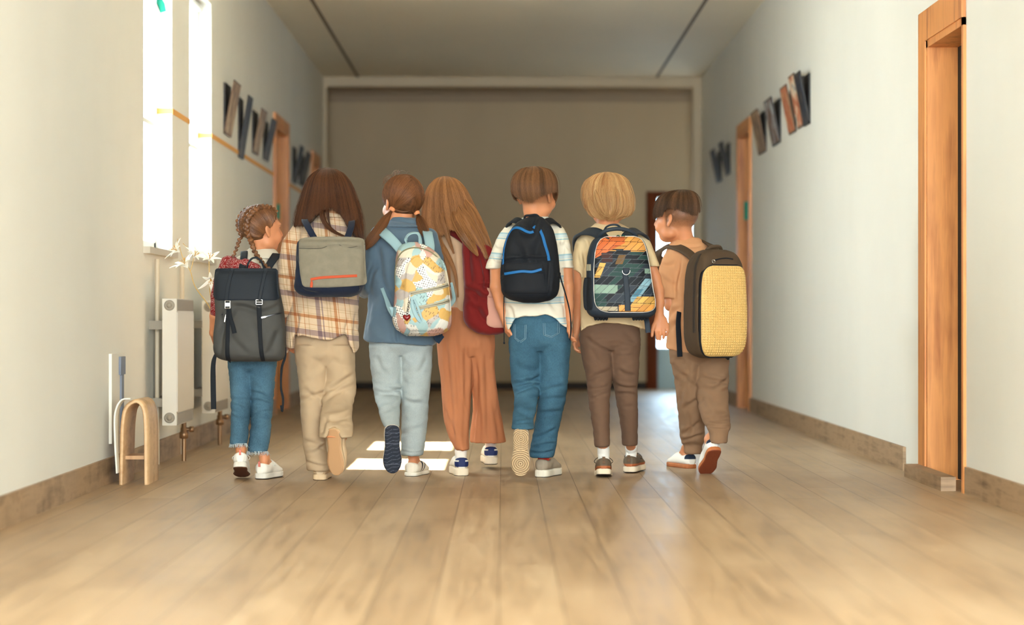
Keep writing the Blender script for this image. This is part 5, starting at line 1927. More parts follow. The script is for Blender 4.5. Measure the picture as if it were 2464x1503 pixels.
def ze6(x, y):
    px = CX + x * F / 8.54
    py = np.interp(px, [1400, 1412, 1425, 1450, 1480, 1505, 1518, 1526], [503, 514, 524, 531, 530, 526, 519, 508])
    py = np.where(y > 8.6, py - 40 * np.clip((y - 8.6) / .03, 0, 1) * (np.abs(px - 1462) < 35), py)
    return H + (CY - py) * 8.54 / F
hr.shell([(hc, .01)], .0045, lambda X, Y, Z: ze6(X, Y) + .004 - Z, .42, (50, 50, 12), .003)
hr.column(hc, 4200, zt, ze6, (1., 1.05), .35, 13, .03, .0008, 1.5, (.1, 1.), clump=15, curl=.08)
for pts, n in (([(1430, 450, -.10, 8), (1438, 480, -.115, 9), (1452, 510, -.11, 7), (1470, 522, -.10, 3)], 80), ([(1475, 440, -.10, 9), (1482, 475, -.115, 10), (1480, 505, -.115, 8), (1470, 520, -.1, 3)], 90),
               ([(1495, 450, -.09, 8), (1503, 485, -.10, 9), (1498, 512, -.1, 7), (1484, 524, -.09, 3)], 90), ([(1418, 470, -.085, 7), (1424, 500, -.09, 8), (1438, 520, -.09, 6), (1452, 527, -.08, 2)], 80),
               ([(1452, 430, -.09, 8), (1456, 470, -.115, 8), (1460, 505, -.115, 6), (1452, 524, -.1, 2)], 80)):
    hr.lock(pts, n, tint=(.2, 1.), shell=False)
hr.build()
olive = (96, 80, 62)


def rust_rand(V, col, th):
    col[V[:, 2] < th + .010] = lin((168, 92, 52))


def loops(W, me, kid):
    mb = MB()
    for zz in (.045, .062):
        a = W(np.array([(x, y, z) for x in (-.006, .006) for y in (-.0035, .002) for z in (zz, zz + .013)]))
        mb.add(a, [[0, 1, 3, 2], [4, 6, 7, 5], [0, 4, 5, 1], [2, 3, 7, 6], [0, 2, 6, 4], [1, 5, 7, 3]])
    mb.build('heel_loop', M('umber_webbing', (112, 84, 62), .8), me, kid.base, smooth=False)


shoe(k6, *F1[:5], olive, (232, 214, 186), (60, 46, 38), thick=.026, stripe=rust_rand, lace=(60, 54, 46), extra=loops)
shoe(k6, *F2[:5], olive, (232, 214, 186), (60, 46, 38), thick=.026, stripe=rust_rand, lace=(60, 54, 46), extra=loops)
sock(k6, 0, .022, (240, 234, 224))
sock(k6, 1, .022, (240, 234, 224))

# ------------------------------------------------------------------ 7: boy looking back to the left
k7 = Kid(8.74, 1680)
hd = Head(k7.p(1629, 527, 0), 56, 1.02)
legL = [(850, 1612, 1684, 0, .085), (890, 1618, 1685, .02, .08), (940, 1626, 1688, .05, .074), (980, 1630, 1692, .08, .07), (1020, 1634, 1695, .12, .066), (1052, 1636, 1695, .15, .064), (1066, 1639, 1693, .16, .056), (1070, 1645, 1691, .165, .05), (1091, 1647, 1688, .17, .046)]
legR = [(850, 1682, 1753, 0, .085), (890, 1678, 1754, 0, .08), (940, 1677, 1753, -.01, .075), (980, 1681, 1753, -.05, .07), (1010, 1690, 1757, -.09, .064), (1028, 1698, 1758, -.12, .06), (1038, 1705, 1753, -.135, .052), (1065, 1709, 1749, -.16, .048)]
tors = [(572, 1628, 1680, .01, .044), (582, 1614, 1698, .01, .06), (594, 1606, 1710, .01, .074), (610, 1602, 1720, .01, .088), (660, 1606, 1722, .01, .096), (730, 1610, 1712, .01, .1), (780, 1608, 1735, .01, .1), (820, 1603, 1752, .01, .104), (856, 1600, 1757, .01, .106)]
its = [(k7.rows([q for q in tors if q[0] < 800], 2, -9), .01), (k7.rows([(a, legL[0][1] + 12, legR[0][2] - 12, .01, .06) for a in (770, 870)]), .02), (Cap(k7.p(1650, 600, .01), hd.w((.0, -.03, -.04)), .041, .036), .012)]
its += [(k7.rows(legL, 2, -11), .01), (k7.rows(legR, 2, -11), .01)]
F1 = ((1666, 1127, .24), 24, 0, 0, 1.0, .02)
F2 = ((1722, 1082, -.20), 10, -36, 0, 1.0, .02)
its += k7.foot(*F1, (1667, 1050, .15, 13)) + k7.foot(*F2, (1728, 1030, -.12, 13))
its += k7.limb([(1616, 628, .01, 14), (1612, 690, .0, 16), (1615, 731, .0, 16), (1612, 735, .08, 13), (1604, 722, .2, 10)]) + k7.hand((1604, 722, .2), (1600, 716, .27), (0, 0, 1), .95, .8)
its += k7.limb([(1706, 628, .01, 14), (1724, 690, .03, 14), (1720, 730, .08, 12), (1714, 722, .2, 9)]) + k7.hand((1714, 722, .2), (1708, 716, .27), (0, 0, 1), .95, .8)


def fade7(x, y, z):
    return .85 * np.clip((z + .060) / .055, 0, 1) * np.clip((.030 - y) / .012, 0, 1) * (z < .09) * np.clip((.080 - np.abs(x)) / .004, 0, 1)


k7.body(its, hd, 'person with short side-faded hair looking left, in a peach tee and khaki joggers', fade7, (92, 62, 42))
hem7 = k7.hem([(1570, 835), (1602, 838), (1640, 848), (1700, 852), (1760, 852)])
fl = [(1595, 640, 1625, 630, 3.5, 5), (1590, 660, 1620, 690, 3, 6), (1632, 620, 1628, 700, 4, 5), (1605, 770, 1635, 740, 4, 5), (1612, 800, 1630, 770, 3.5, 6), (1640, 588, 1690, 592, 2, 3)]
k7.cloth('shirt', [(k7.rows(tors), .01)] + [(k7.rows([(600, 1606, 1642, .01, .045), (625, 1592, 1640, .0, .054), (660, 1585, 1638, 0, .058), (695, 1586, 1638, 0, .058), (717, 1587, 1637, 0, .058)]), .005)] + k7.limb([(1706, 606, .01, 18), (1722, 650, .02, 18), (1724, 690, .03, 17)], .012), m_peach, .005, .003, (16, 16, 20), fl, 13, lambda X, Y, Z: np.maximum(hem7(X, Y, Z), -1))
fl = [(1625, 890, 1680, 930, 3, 6), (1655, 870, 1640, 960, 3, 6), (1690, 905, 1750, 925, 4, 5), (1720, 935, 1752, 905, 4, 5), (1690, 930, 1745, 945, 3, 6), (1690, 960, 1720, 1020, 3, 7), (1640, 980, 1690, 960, 3, 6), (1640, 1040, 1690, 1020, 4, 5), (1640, 1055, 1692, 1050, 4, 4), (1700, 1015, 1752, 1000, 4, 5), (1700, 1028, 1755, 1022, 4, 3), (1660, 1000, 1650, 1050, 3, 5)]
k7.cloth('trousers', [(k7.rows([(815, 1610, 1750, .01, .09), (850, 1611, 1754, 0, .096), (875, 1613, 1754, 0, .06)]), .01), ] + k7.legs(legL, legR), m_khaki, .0046, .0036, (14, 14, 20), fl, 14)
hr = Hair(k7, h_short)
hc = k7.rows([(456, 1632, 1646, .0, .012), (459, 1612, 1663, .0, .05), (466, 1596, 1672, 0, .075), (478, 1584, 1679, .0, .095), (492, 1578, 1682, .0, .103), (508, 1574, 1683, 0, .106), (524, 1574, 1682, 0, .104)])
zt = k7.p(0, 456.4)[2]


def ze7(x, y):
    px = CX + x * F / 8.74
    py = np.interp(px, [1570, 1580, 1590, 1597, 1606, 1625, 1645, 1660, 1672, 1682], [522, 524, 521, 511, 505, 504, 512, 518, 518, 506])
    return H + (CY - py) * 8.74 / F
hr.shell([(hc, .01)], .0042, lambda X, Y, Z: ze7(X, Y) + .004 - Z, .26, (70, 70, 14))
hr.column(hc, 3800, zt, ze7, (1., 1.04), .25, 10, .03, .00075, 1.6, (.05, 1.), clump=22)
hr.build()


def navy_tab(V, col, th):
    col[(V[:, 1] < .022) & (V[:, 2] > th + .022)] = lin((30, 42, 62))


shoe(k7, *F1[:5], (236, 230, 218), (178, 104, 58), (150, 84, 50), thick=.02, stripe=navy_tab, tread=tread_fine)
shoe(k7, *F2[:5], (238, 232, 222), (196, 116, 66), (128, 62, 38), thick=.02, stripe=navy_tab, tread=tread_fine)
SHADE_TONE = .70  # bag colours darkened for the same backlit shade
# ------------------------------------------------------------------ backpacks
m_black = M('black_webbing', (24, 27, 33), .8, bump=.15, bscale=700)
m_steel = M('polished_steel', (230, 224, 214), .25, 1.)
m_zipg = M('gunmetal', (84, 84, 88), .35, .9)


class Pack:
    """soft bag hanging on a back; px rows drawn at depth Y"""

    def __init__(s, label, Y, rows, n, mat, h=.0045, amp=.0015, folds=(), sc=(18, 18, 14), body='body', root=None, paint=None, seed=0):
        s.Y, s.sc = Y, Y / F
        r = np.array(rows, float)
        z = H + (CY - r[:, 0]) * Y / F
        s.col = Col(z, ((r[:, 1] + r[:, 2]) / 2 - CX) * Y / F, Y + r[:, 3], (r[:, 2] - r[:, 1]) / 2 * Y / F, r[:, 4], n)
        b = P((r[0, 1] + r[0, 2]) / 2, 0, Y)
        s.base = np.array([s.col.cx.mean(), Y, z.min()])
        s.root = empty('backpack', s.base, label, 'backpack', 'school backpacks on the children') if root is None else root
        V, Q = solid([(s.col, .004)], h, 3)
        V = wrinkle(V, Q, amp, sc, folds, Y, seed)
        V = relax(V, Q, .3)
        s.o = mesh_obj(body, V, Q, mat, s.root, s.base, col=None if paint is None else paint(V))

    def on(s, px, py, off=0.):
        x = (np.asarray(px, float) - CX) * s.Y / F
        z = H + (CY - np.asarray(py, float)) * s.Y / F
        zc = np.clip(z, s.col.z[0] + .004, s.col.z[-1] - .004)
        return np.stack([x, s.col.yfront(x, zc) - off, z], -1)

    def p(s, px, py, dy=0.):
        return P(px, py, s.Y + dy)

    def ribbon(s, name, pts, wid, mat, thk=.003, off=.002, n=40, parent=None, label=None):
        """strap or zip that follows the front of the bag"""
        pts = np.asarray(pts, float)
        c = spline(pts, n)
        W = s.on(c[:, 0], c[:, 1], off)
        e = .0015 / s.sc
        nx = s.on(c[:, 0] + e, c[:, 1], off) - s.on(c[:, 0] - e, c[:, 1], off)
        nz = s.on(c[:, 0], c[:, 1] + e, off) - s.on(c[:, 0], c[:, 1] - e, off)
        Nn = np.cross(nz, nx)
        Nn /= np.linalg.norm(Nn, axis=1)[:, None]
        Nn *= np.where(Nn[:, 1:2] > 0, -1, 1)
        T = np.gradient(W, axis=0)
        T /= np.linalg.norm(T, axis=1)[:, None] + 1e-9
        S = np.cross(T, Nn)
        S /= np.linalg.norm(S, axis=1)[:, None] + 1e-9
        w_ = np.interp(np.linspace(0, 1, n), np.linspace(0, 1, np.size(wid)), np.atleast_1d(wid)) * s.sc
        o = MB().sweep(W, S, Nn, w_, thk).build(name, mat, parent or s.root, s.base)
        if label:
            o['label'] = label
        return o

    def tube_on(s, name, pts, r, mat, off=.002, n=60, parent=None, closed=False):
        c = spline(np.asarray(pts, float), n)
        return MB().tube(s.on(c[:, 0], c[:, 1], off), r, 8, closed).build(name, mat, parent or s.root, s.base)

    def patch(s, name, rows, thk, mat, nu=40, nv=50, paint=None, parent=None, bev=.003, back=.006, relief=None, label=None):
        """pocket, flap or panel sewn on the front: rows (py, left, right)"""
        r = np.asarray(rows, float)
        vv = np.linspace(r[0, 0], r[-1, 0], nv)
        xl, xr = pchip(r[:, 0], r[:, 1], vv), pchip(r[:, 0], r[:, 2], vv)
        u = np.linspace(0, 1, nu)
        PX = xl[:, None] + (xr - xl)[:, None] * u[None]
        PY = np.repeat(vv[:, None], nu, 1)
        ed = np.minimum(np.minimum(PX - xl[:, None], xr[:, None] - PX), np.minimum(PY - vv[0], vv[-1] - PY)) * s.sc
        k = np.clip(ed / bev, 0, 1)
        prof = np.sqrt(1 - (1 - k) ** 2)
        off = thk * (.35 + .65 * prof)
        if relief is not None:
            off = off + relief(PX, PY) * prof
        Fr = s.on(PX, PY, off)
        Bk = s.on(PX, PY, -back)
        V = np.concatenate([Fr.reshape(-1, 3), Bk.reshape(-1, 3)])
        i = np.arange(nv - 1)[:, None]
        j = np.arange(nu - 1)[None]
        Q = np.stack(np.broadcast_arrays(i * nu + j, (i + 1) * nu + j, (i + 1) * nu + j + 1, i * nu + j + 1), -1).reshape(-1, 4)
        ring = np.concatenate([np.arange(nu), np.arange(1, nv) * nu + nu - 1, (nv - 1) * nu + np.arange(nu - 2, -1, -1), np.arange(nv - 2, 0, -1) * nu])
        m = nu * nv
        rq = np.stack([ring, np.roll(ring, -1), np.roll(ring, -1) + m, ring + m], 1)
        col = None
        if paint is not None:
            c = paint(PX, PY).reshape(-1, 3)
            col = np.concatenate([c, c])
        o = mesh_obj(name, V, [Q, Q[:, ::-1] + m, rq[:, ::-1]], mat, parent or s.root, s.base, col=col)
        if label:
            o['label'] = label
        return o

    def strap(s, name, pts, wid, mat, thk=.006, n=40, nor=(0, -1, .15), parent=None, side=None, Y=None):
        """free strap through (px,py,dy) points"""
        c = spline(np.array([P(a, b, (Y or s.Y) + d) for a, b, d in pts]), n)
        T = np.gradient(c, axis=0)
        T /= np.linalg.norm(T, axis=1)[:, None] + 1e-9
        if side is None:
            S = np.cross(T, np.asarray(nor, float))
        else:
            S = np.tile(np.asarray(side, float), (n, 1))
            S -= T * (S * T).sum(1)[:, None]
        S /= np.linalg.norm(S, axis=1)[:, None] + 1e-9
        w_ = np.interp(np.linspace(0, 1, n), np.linspace(0, 1, np.size(wid)), np.atleast_1d(wid)) * s.sc
        return MB().sweep(c, S, np.cross(S, T), w_, thk).build(name, mat, parent or s.root, s.base)

    def tube(s, name, pts, r, mat, n=40, parent=None, closed=False, Y=None, sides=8):
        c = spline(np.array([P(a, b, (Y or s.Y) + d) for a, b, d in pts]), n)
        return MB().tube(c, r, sides, closed).build(name, mat, parent or s.root, s.base)

    def frame(s, name, cx, cy, w_, h_, mat, off=.006, parent=None, bar=.0028):
        """small rectangular buckle"""
        q = [(cx - w_ / 2, cy - h_ / 2), (cx + w_ / 2, cy - h_ / 2), (cx + w_ / 2, cy + h_ / 2), (cx - w_ / 2, cy + h_ / 2)]
        mb = MB()
        for a, b in zip(q, q[1:] + q[:1]):
            mb.tube(np.stack([s.on(a[0], a[1], off), s.on(b[0], b[1], off)]), bar / 2, 6)
        mb.tube(np.stack([s.on(q[0][0], cy, off), s.on(q[1][0], cy, off)]), bar / 2, 6)
        return mb.build(name, mat, parent or s.root, s.base)

    def puller(s, name, x0, y0, x1, y1, mat, w_=4, off=.006, parent=None):
        a, b = s.on(x0, y0, off), s.on(x1, y1, off + .002)
        mb = MB().tube(np.stack([a, a + (b - a) * .25]), .0022, 8)
        T = (b - a) / np.linalg.norm(b - a)
        S = np.cross(T, [0, -1., 0])
        S /= np.linalg.norm(S)
        L = np.linspace(.2, 1, 8)
        mb.sweep(a + (b - a) * L[:, None], np.tile(S, (8, 1)), np.tile([0, -1., 0], (8, 1)), w_ * s.sc * np.array([.6, .9, 1, 1, 1, 1, 1, .8]), .0022)
        return mb.build(name, mat, parent or s.root, s.base)


# --- 1 charcoal roll-top look bag with a black flap
m_char = M('charcoal_canvas', (82, 80, 76), .75, bump=.12, bscale=420, var=.08)
m_flap = M('black_navy_canvas', (34, 40, 48), .7, bump=.1, bscale=500, var=.05)
fl = [(530, 820, 560, 740, 4, 7), (640, 850, 675, 800, 5, 8), (560, 735, 620, 752, 5, 6), (620, 752, 670, 735, 4, 6), (545, 790, 590, 850, 3, 8), (600, 770, 640, 840, 3, 9), (530, 760, 535, 860, 4, 6)]
b = Pack('charcoal backpack with black flap on the girl with two plaits', 8.235, [(650, 526, 664, .0, .05), (662, 520, 668, -.005, .064), (690, 519, 671, -.008, .074), (722, 519, 678, -.01, .08), (760, 521, 684, -.01, .084), (800, 518, 687, -.012, .088), (835, 516, 688, -.012, .088), (852, 520, 687, -.01, .082), (863, 531, 682, -.006, .066), (869, 556, 668, 0, .04)], 3.6, m_char, .0042, .0018, fl, seed=21)
fp = b.patch('flap', [(646, 524, 665), (650, 520, 669), (690, 518, 672), (708, 517, 674), (716, 519, 676), (721, 524, 672), (723, 532, 664)], .010, m_flap, 50, 40, bev=.006)
for x0, x1, x2, yb, nm in ((564, 556, 552, 726, 0), (644, 637, 631, 722, 1)):
    b.ribbon('flap_strap', [(x0, 646), (x0 - 1, 655), (x1, 690), (x2, yb)], [10, 9, 9], m_flap, .004, .014, parent=fp)
b.frame('buckle', 556, 733, 12, 18, m_steel, .016, bar=.004)
MB().box(b.on(551, 737, .015) - (0, .002, 0), b.on(561, 729, .018)).build('buckle_plate', m_steel, b.root, b.base, smooth=False)
b.frame('buckle', 631, 727, 15, 11, m_steel, .014, bar=.004)
b.ribbon('lower_strap', [(557, 742), (556, 800), (555, 840), (555, 868)], [10, 10, 11], m_black, .003, .0065)
b.ribbon('lower_strap', [(630, 735), (632, 780), (635, 830), (638, 867)], [12, 10, 10], m_black, .003, .0065)
b.ribbon('strap_end', [(560, 741), (563, 765), (569, 785), (573, 801)], [9, 10, 11], m_black, .003, .0115)
for x0, y0, x1, y1, s_ in ((541, 756, 556, 757, 0), (639, 763, 683, 752, 1)):
    b.ribbon('zip', [(x0, y0), ((x0 + x1) / 2, (y0 + y1) / 2), (x1, y1)], 3.4, m_zipg, .003, .002)
b.puller('zip_puller', 551, 757, 548, 774, m_steel, 3.4)
b.puller('zip_puller', 650, 761, 636, 764, m_steel, 5)
b.strap('shoulder_strap', [(582, 652, -.0), (585, 632, .03), (587, 614, .08), (588, 607, .14), (588, 640, .22)], [17, 18, 18], m_flap, .007, nor=(0, -1, .8), Y=8.29)
b.strap('shoulder_strap', [(640, 654, -.0), (648, 638, .02), (660, 620, .06), (668, 612, .13), (668, 640, .22)], [18, 22, 22], m_flap, .007, nor=(.1, -1, .8), Y=8.29)
b.tube('haul_loop', [(594, 648, -.03), (597, 634, -.045), (606, 622, -.05), (618, 620, -.05), (628, 628, -.05), (636, 646, -.03)], .0042, m_flap)
b.strap('loose_strap', [(524, 846, -.02), (517, 858, -.03), (513, 880, -.03), (513, 930, -.03), (514, 984, -.03)], [6, 11, 13, 13, 13], m_black, .003)
b.strap('loose_strap', [(687, 835, -.0), (686, 858, -.0), (678, 885, -.0), (676, 930, -.0), (681, 960, -.005), (679, 989, -.0), (676, 975, .005)], [4, 6, 6, 5, 6, 5, 5], m_black, .003)

# --- 2 navy bag with a grey felt flap
m_navy = M('navy_velvet', (24, 33, 54), .85, bump=.08, bscale=400, var=.12, sheen=.08)
m_felt = M('grey_felt', (150, 140, 120), .95, bump=.35, bscale=650, var=.10, vscale=30)
m_orange = M('orange_zip', (214, 84, 36), .6)
b = Pack('grey felt and navy backpack with an orange zip, on the plaid shirt', 8.185, [(575, 722, 874, 0, .03), (584, 715, 878, -.0, .05), (620, 713, 880, -.0, .062), (660, 711, 881, -.0, .07), (685, 708, 878, 0, .072), (698, 711, 872, 0, .066), (708, 722, 862, 0, .05), (714, 742, 846, 0, .03)], 3.2, m_navy, .0042, .002, [(715, 620, 725, 690, 5, 6), (720, 690, 760, 708, 4, 5)], seed=22)
off2 = lambda X, Y: -.006 * np.exp(-((Y - 597 + 6 * np.exp(-((X - 822) / 28.) ** 2)) / 2.2) ** 2) + .004 * np.exp(-((Y - 586) / 8.) ** 2) + .0012 * np.sin(X * .06) * np.sin(Y * .05)
fp = b.patch('felt_flap', [(570, 762, 836), (572, 738, 864), (575, 724, 875), (578, 721, 878), (620, 722, 880), (655, 725, 882), (676, 729, 884), (684, 731, 880), (689, 735, 856), (692, 741, 792)], .012, m_felt, 60, 60, relief=off2, bev=.004)
b.ribbon('seam', [(723, 598), (750, 599), (778, 598), (796, 591), (815, 589), (830, 595), (850, 596), (881, 587)], 1.6, M('felt_seam', (92, 86, 74), .95), .002, .0105, 80, parent=fp)
zp = b.ribbon('zip', [(752, 673), (775, 669), (805, 667), (862, 664)], 6.5, m_orange, .003, .0135, parent=fp, label='orange zip')
b.puller('zip_puller', 755, 674, 754, 692, m_orange, 6.5, .015, zp)
b.strap('shoulder_strap', [(758, 575, -.01), (748, 558, -.01), (738, 540, .02), (733, 529, .07), (738, 530, .16), (738, 560, .26)], [15, 16, 16, 16], m_navy, .007, nor=(0, -1, .5), Y=8.22)
b.strap('shoulder_strap', [(834, 576, -.01), (840, 560, -.0), (845, 544, .03), (846, 532, .08), (844, 536, .17), (842, 566, .26)], [15, 16, 16, 16], m_navy, .007, nor=(0, -1, .5), Y=8.22)
b.tube('zip_tag', [(864, 686, -.05), (866, 694, -.055), (864, 699, -.055)], .002, m_zipg)

# --- 3 small pastel bag with brush-stroke print
PAL = [lin(c) * .78 for c in ((176, 206, 206), (240, 224, 196), (230, 182, 104), (216, 168, 152), (200, 186, 176), (238, 232, 220))]


def print3(PX, PY):
    X, Yp = np.asarray(PX, float), np.asarray(PY, float)
    sh = X.shape
    p = np.stack([X.ravel() / 30., Yp.ravel() / 30., np.zeros(X.size)], 1)
    wx, wy = 14 * pnoise(p), 14 * pnoise(p + 9.3)
    r = np.random.default_rng(5)
    S = np.stack([930 + 170 * r.random(62), 570 + 250 * r.random(62)], 1)
    a = r.random(62) * 3.14
    kind = r.integers(0, 6, 62)
    q = np.stack([X.ravel() + wx, Yp.ravel() + wy], 1)
    best = np.full(len(q), 1e9)
    who = np.zeros(len(q), int)
    for i in range(62):
        d = q - S[i]
        u, v = d[:, 0] * math.cos(a[i]) + d[:, 1] * math.sin(a[i]), -d[:, 0] * math.sin(a[i]) + d[:, 1] * math.cos(a[i])
        dd = np.hypot(u, v * 1.7)
        m = dd < best
        best[m], who[m] = dd[m], i
    col = np.array(PAL)[kind[who]]
    x0, y0 = X.ravel(), Yp.ravel()
    st = pnoise(np.stack([(x0 * .8 + y0 * .5) / 3., (y0 * .8 - x0 * .5) / 26., 0 * x0], 1))
    col = col * (1 + .10 * st)[:, None]
    # dark dashes and dots in some of the strokes
    sel = (who % 6 == 0)
    g = np.mod(x0 * .82 + y0 * .57, 5.) < 1.
    g &= pnoise(np.stack([x0 / 6, y0 / 6, 0 * x0 + 3], 1)) > .05
    col[sel & g] = lin((40, 38, 42))
    sel = (who % 9 == 2)
    cx, cy = np.mod(x0 + .4 * y0, 5.5) - 2.75, np.mod(y0 - .3 * x0, 5.5) - 2.75
    col[sel] = lin((240, 234, 224))
    col[sel & (cx * cx + cy * cy < 2.2)] = lin((44, 40, 44))
    return np.clip(col, 0, 1).reshape(sh + (3,))


m_print = M_attr('pastel_print', .55, .06, 400)
m_sky = M('pale_blue_leatherette', (170, 202, 208), .5, bump=.05, bscale=300)
m_beigezip = M('beige_zip', (196, 186, 160), .6)


def vpaint(V, fn, Y):
    px = CX + V[:, 0] * F / Y
    py = CY - (V[:, 2] - H) * F / Y
    side = np.clip((V[:, 1] - Y) * F / Y, 0, 200)
    return fn(px + side * np.sign(px - 1015), py)


Y3 = 8.30
b = Pack('pastel brush-stroke print backpack with a red heart charm, on the blue jacket', Y3, [(583, 976, 1010, .0, .035), (589, 966, 1024, .0, .052), (600, 958, 1042, -.005, .066), (620, 953, 1060, -.008, .076), (650, 951, 1072, -.01, .08), (690, 951, 1080, -.01, .084), (735, 948, 1085, -.012, .09), (768, 945, 1087, -.012, .09), (788, 951, 1084, -.01, .082), (800, 963, 1070, -.006, .066), (808, 984, 1046, 0, .04)], 2.7, m_print, .0032, .0016, [(955, 700, 985, 690, 4, 5), (980, 640, 965, 690, 4, 6)], seed=23, paint=lambda V: vpaint(V, print3, Y3))
b.patch('front_pocket', [(617, 1008, 1046), (622, 996, 1060), (634, 985, 1070), (660, 978, 1077), (700, 975, 1082), (750, 974, 1086), (778, 976, 1085), (792, 984, 1076), (799, 996, 1062)], .014, m_print, 70, 90, paint=print3, bev=.010)
b.ribbon('main_zip', [(952, 684), (952, 650), (958, 625), (970, 607), (990, 598), (1012, 598), (1034, 605), (1052, 618), (1064, 634)], 3., M('olive_zip', (150, 142, 108), .6), .003, .003)
for pts in ([(988, 707), (1010, 703), (1040, 697), (1062, 692), (1080, 686)], [(1004, 742), (1024, 738), (1048, 733), (1066, 729), (1082, 723)]):
    z_ = b.ribbon('pocket_zip', pts, 9, m_beigezip, .004, .015)
    b.ribbon('zip_teeth', pts, 1.8, M('zip_teeth', (120, 112, 94), .4, .5), .003, .0175, parent=z_)
b.puller('zip_puller', 990, 706, 988, 724, m_steel, 3, .02)
b.ribbon('pull_strap', [(994, 722), (996, 738), (1003, 756), (1012, 770), (1016, 775)], [7, 9, 10, 10, 8], m_sky, .003, .019)
b.ribbon('pull_strap', [(1000, 720), (1008, 738), (1014, 755), (1018, 768)], [5, 6, 6, 5], m_sky, .003, .024)
c = b.on(982, 765, .016)
mb = MB()
tt = np.linspace(0, 2 * np.pi, 40, endpoint=False)
hx, hz = 16 * np.sin(tt) ** 3, 13 * np.cos(tt) - 5 * np.cos(2 * tt) - 2 * np.cos(3 * tt) - np.cos(4 * tt)
k = .0172 / 16
rings = []
for f_, d in ((0.02, -.009), (.45, -.0085), (.8, -.006), (1., -.0), (.8, .005), (.02, .007)):
    rings.append(np.stack([c[0] + hx * k * f_, np.full(40, c[1] + d), c[2] + (hz + 2) * k * f_], 1))
V = np.concatenate(rings)
i = np.arange(5)[:, None]
j = np.arange(40)[None]
Q = np.stack(np.broadcast_arrays(i * 40 + j, i * 40 + (j + 1) % 40, (i + 1) * 40 + (j + 1) % 40, (i + 1) * 40 + j), -1).reshape(-1, 4)
ch = mesh_obj('heart_charm', V, Q, M('red_enamel', (150, 20, 26), .2, spec=.6), b.root, b.base)
ch['label'] = 'red heart charm'
mb = MB()
for q in range(9):
    a = b.on(989 - 6 * q / 8., 716 + 40 * q / 8., .02)
    th = np.linspace(0, 2 * np.pi, 10, endpoint=False)
    ax = (1, 0) if q % 2 else (.4, .9)
    mb.tube(np.stack([a[0] + .0045 * np.cos(th) * ax[0], a[1] + .0045 * np.cos(th) * ax[1], a[2] + .0065 * np.sin(th)], 1), .0009, 5, True)
mb.build('chain', m_zipg, ch, b.base)
b.ribbon('hang_tab', [(993, 770), (988, 784), (982, 798), (976, 806)], [8, 10, 11, 11], m_sky, .003, .004)
b.strap('shoulder_strap', [(966, 604, -.02), (950, 584, .0), (930, 565, .03), (916, 554, .09), (916, 560, .18), (912, 600, .28)], [22, 26, 26, 24], m_sky, .008, nor=(-.2, -1, .6), Y=8.34)
b.strap('shoulder_strap', [(1034, 606, -.02), (1034, 588, .01), (1030, 566, .05), (1028, 556, .10), (1034, 562, .18), (1040, 600, .28)], [24, 24, 24, 24], m_sky, .008, nor=(.2, -1, .6), Y=8.34)
b.strap('haul_loop', [(980, 592, -.03), (977, 574, -.045), (985, 563, -.05), (999, 560, -.05), (1009, 566, -.05), (1012, 592, -.03)], [10, 9, 9, 9, 9, 10], m_sky, .004, nor=(0, -.55, 1))
b.strap('lower_strap', [(918, 690, .10), (928, 716, .05), (938, 742, .0), (948, 758, -.01)], [9, 9, 12, 14], m_sky, .004, Y=8.34)
b.patch('side_tab', [(738, 936, 954), (748, 942, 956), (762, 945, 952)], .004, m_sky, 10, 10, bev=.002)
b.strap('lower_strap', [(1083, 735, .0), (1092, 720, .05), (1090, 700, .10), (1086, 680, .12)], [10, 10, 8, 6], m_sky, .004, Y=8.34)
b.strap('jacket_side_strap', [(1050, 800, .03), (1056, 812, .06), (1062, 818, .08)], [22, 24, 22], M('dark_blue_web', (44, 66, 92), .8), .004, Y=8.34)

# --- 4 red bag with a pink side pocket
m_red = M('red_corduroy', (128, 20, 16), .85, bump=.15, bscale=380, var=.12, stretch=(1, 1, .3), sheen=.1)
m_pink = M('pink_canvas', (230, 168, 146), .85, bump=.1, bscale=500, var=.04)
b = Pack('red backpack with a pink side pocket, behind the striped tee boy', 8.562, [(574, 1114, 1130, .02, .03), (582, 1112, 1142, .01, .045), (600, 1112, 1158, .0, .05), (630, 1113, 1170, -.0, .056), (670, 1115, 1186, -.0, .058), (710, 1117, 1204, 0, .06), (745, 1114, 1216, 0, .062), (770, 1116, 1222, 0, .062), (788, 1128, 1223, 0, .058), (798, 1142, 1218, 0, .05), (805, 1160, 1200, 0, .035)], 2.6, m_red, .0042, .0022, [(1125, 590, 1135, 690, 7, 7), (1160, 620, 1165, 700, 6, 4), (1118, 700, 1180, 720, 7, 7), (1130, 740, 1180, 780, 7, 8), (1155, 690, 1200, 692, 5, 3), (1140, 640, 1150, 760, 6, 9)], seed=24)
b.patch('side_pocket', [(692, 1172, 1182), (697, 1172, 1192), (714, 1173, 1200), (750, 1172, 1212), (776, 1171, 1220), (784, 1176, 1223), (788, 1190, 1222)], .014, m_pink, 30, 40, bev=.012, label='pink side pocket')
b.ribbon('pocket_hem', [(1173, 713), (1184, 715), (1198, 714)], 2, M('pink_seam', (206, 142, 122), .9), .002, .0225)
b.strap('shoulder_strap', [(1128, 590, -.02), (1112, 574, .0), (1092, 562, .03), (1074, 556, .08), (1064, 566, .16), (1062, 600, .26)], [20, 16, 14, 16], m_red, .009, nor=(-.2, -1, .6), Y=8.62)
b.strap('shoulder_strap', [(1148, 600, .0), (1160, 596, .03), (1160, 584, .08), (1150, 580, .16), (1146, 610, .24)], [24, 26, 24], m_red, .009, nor=(.2, -1, .6), Y=8.62)
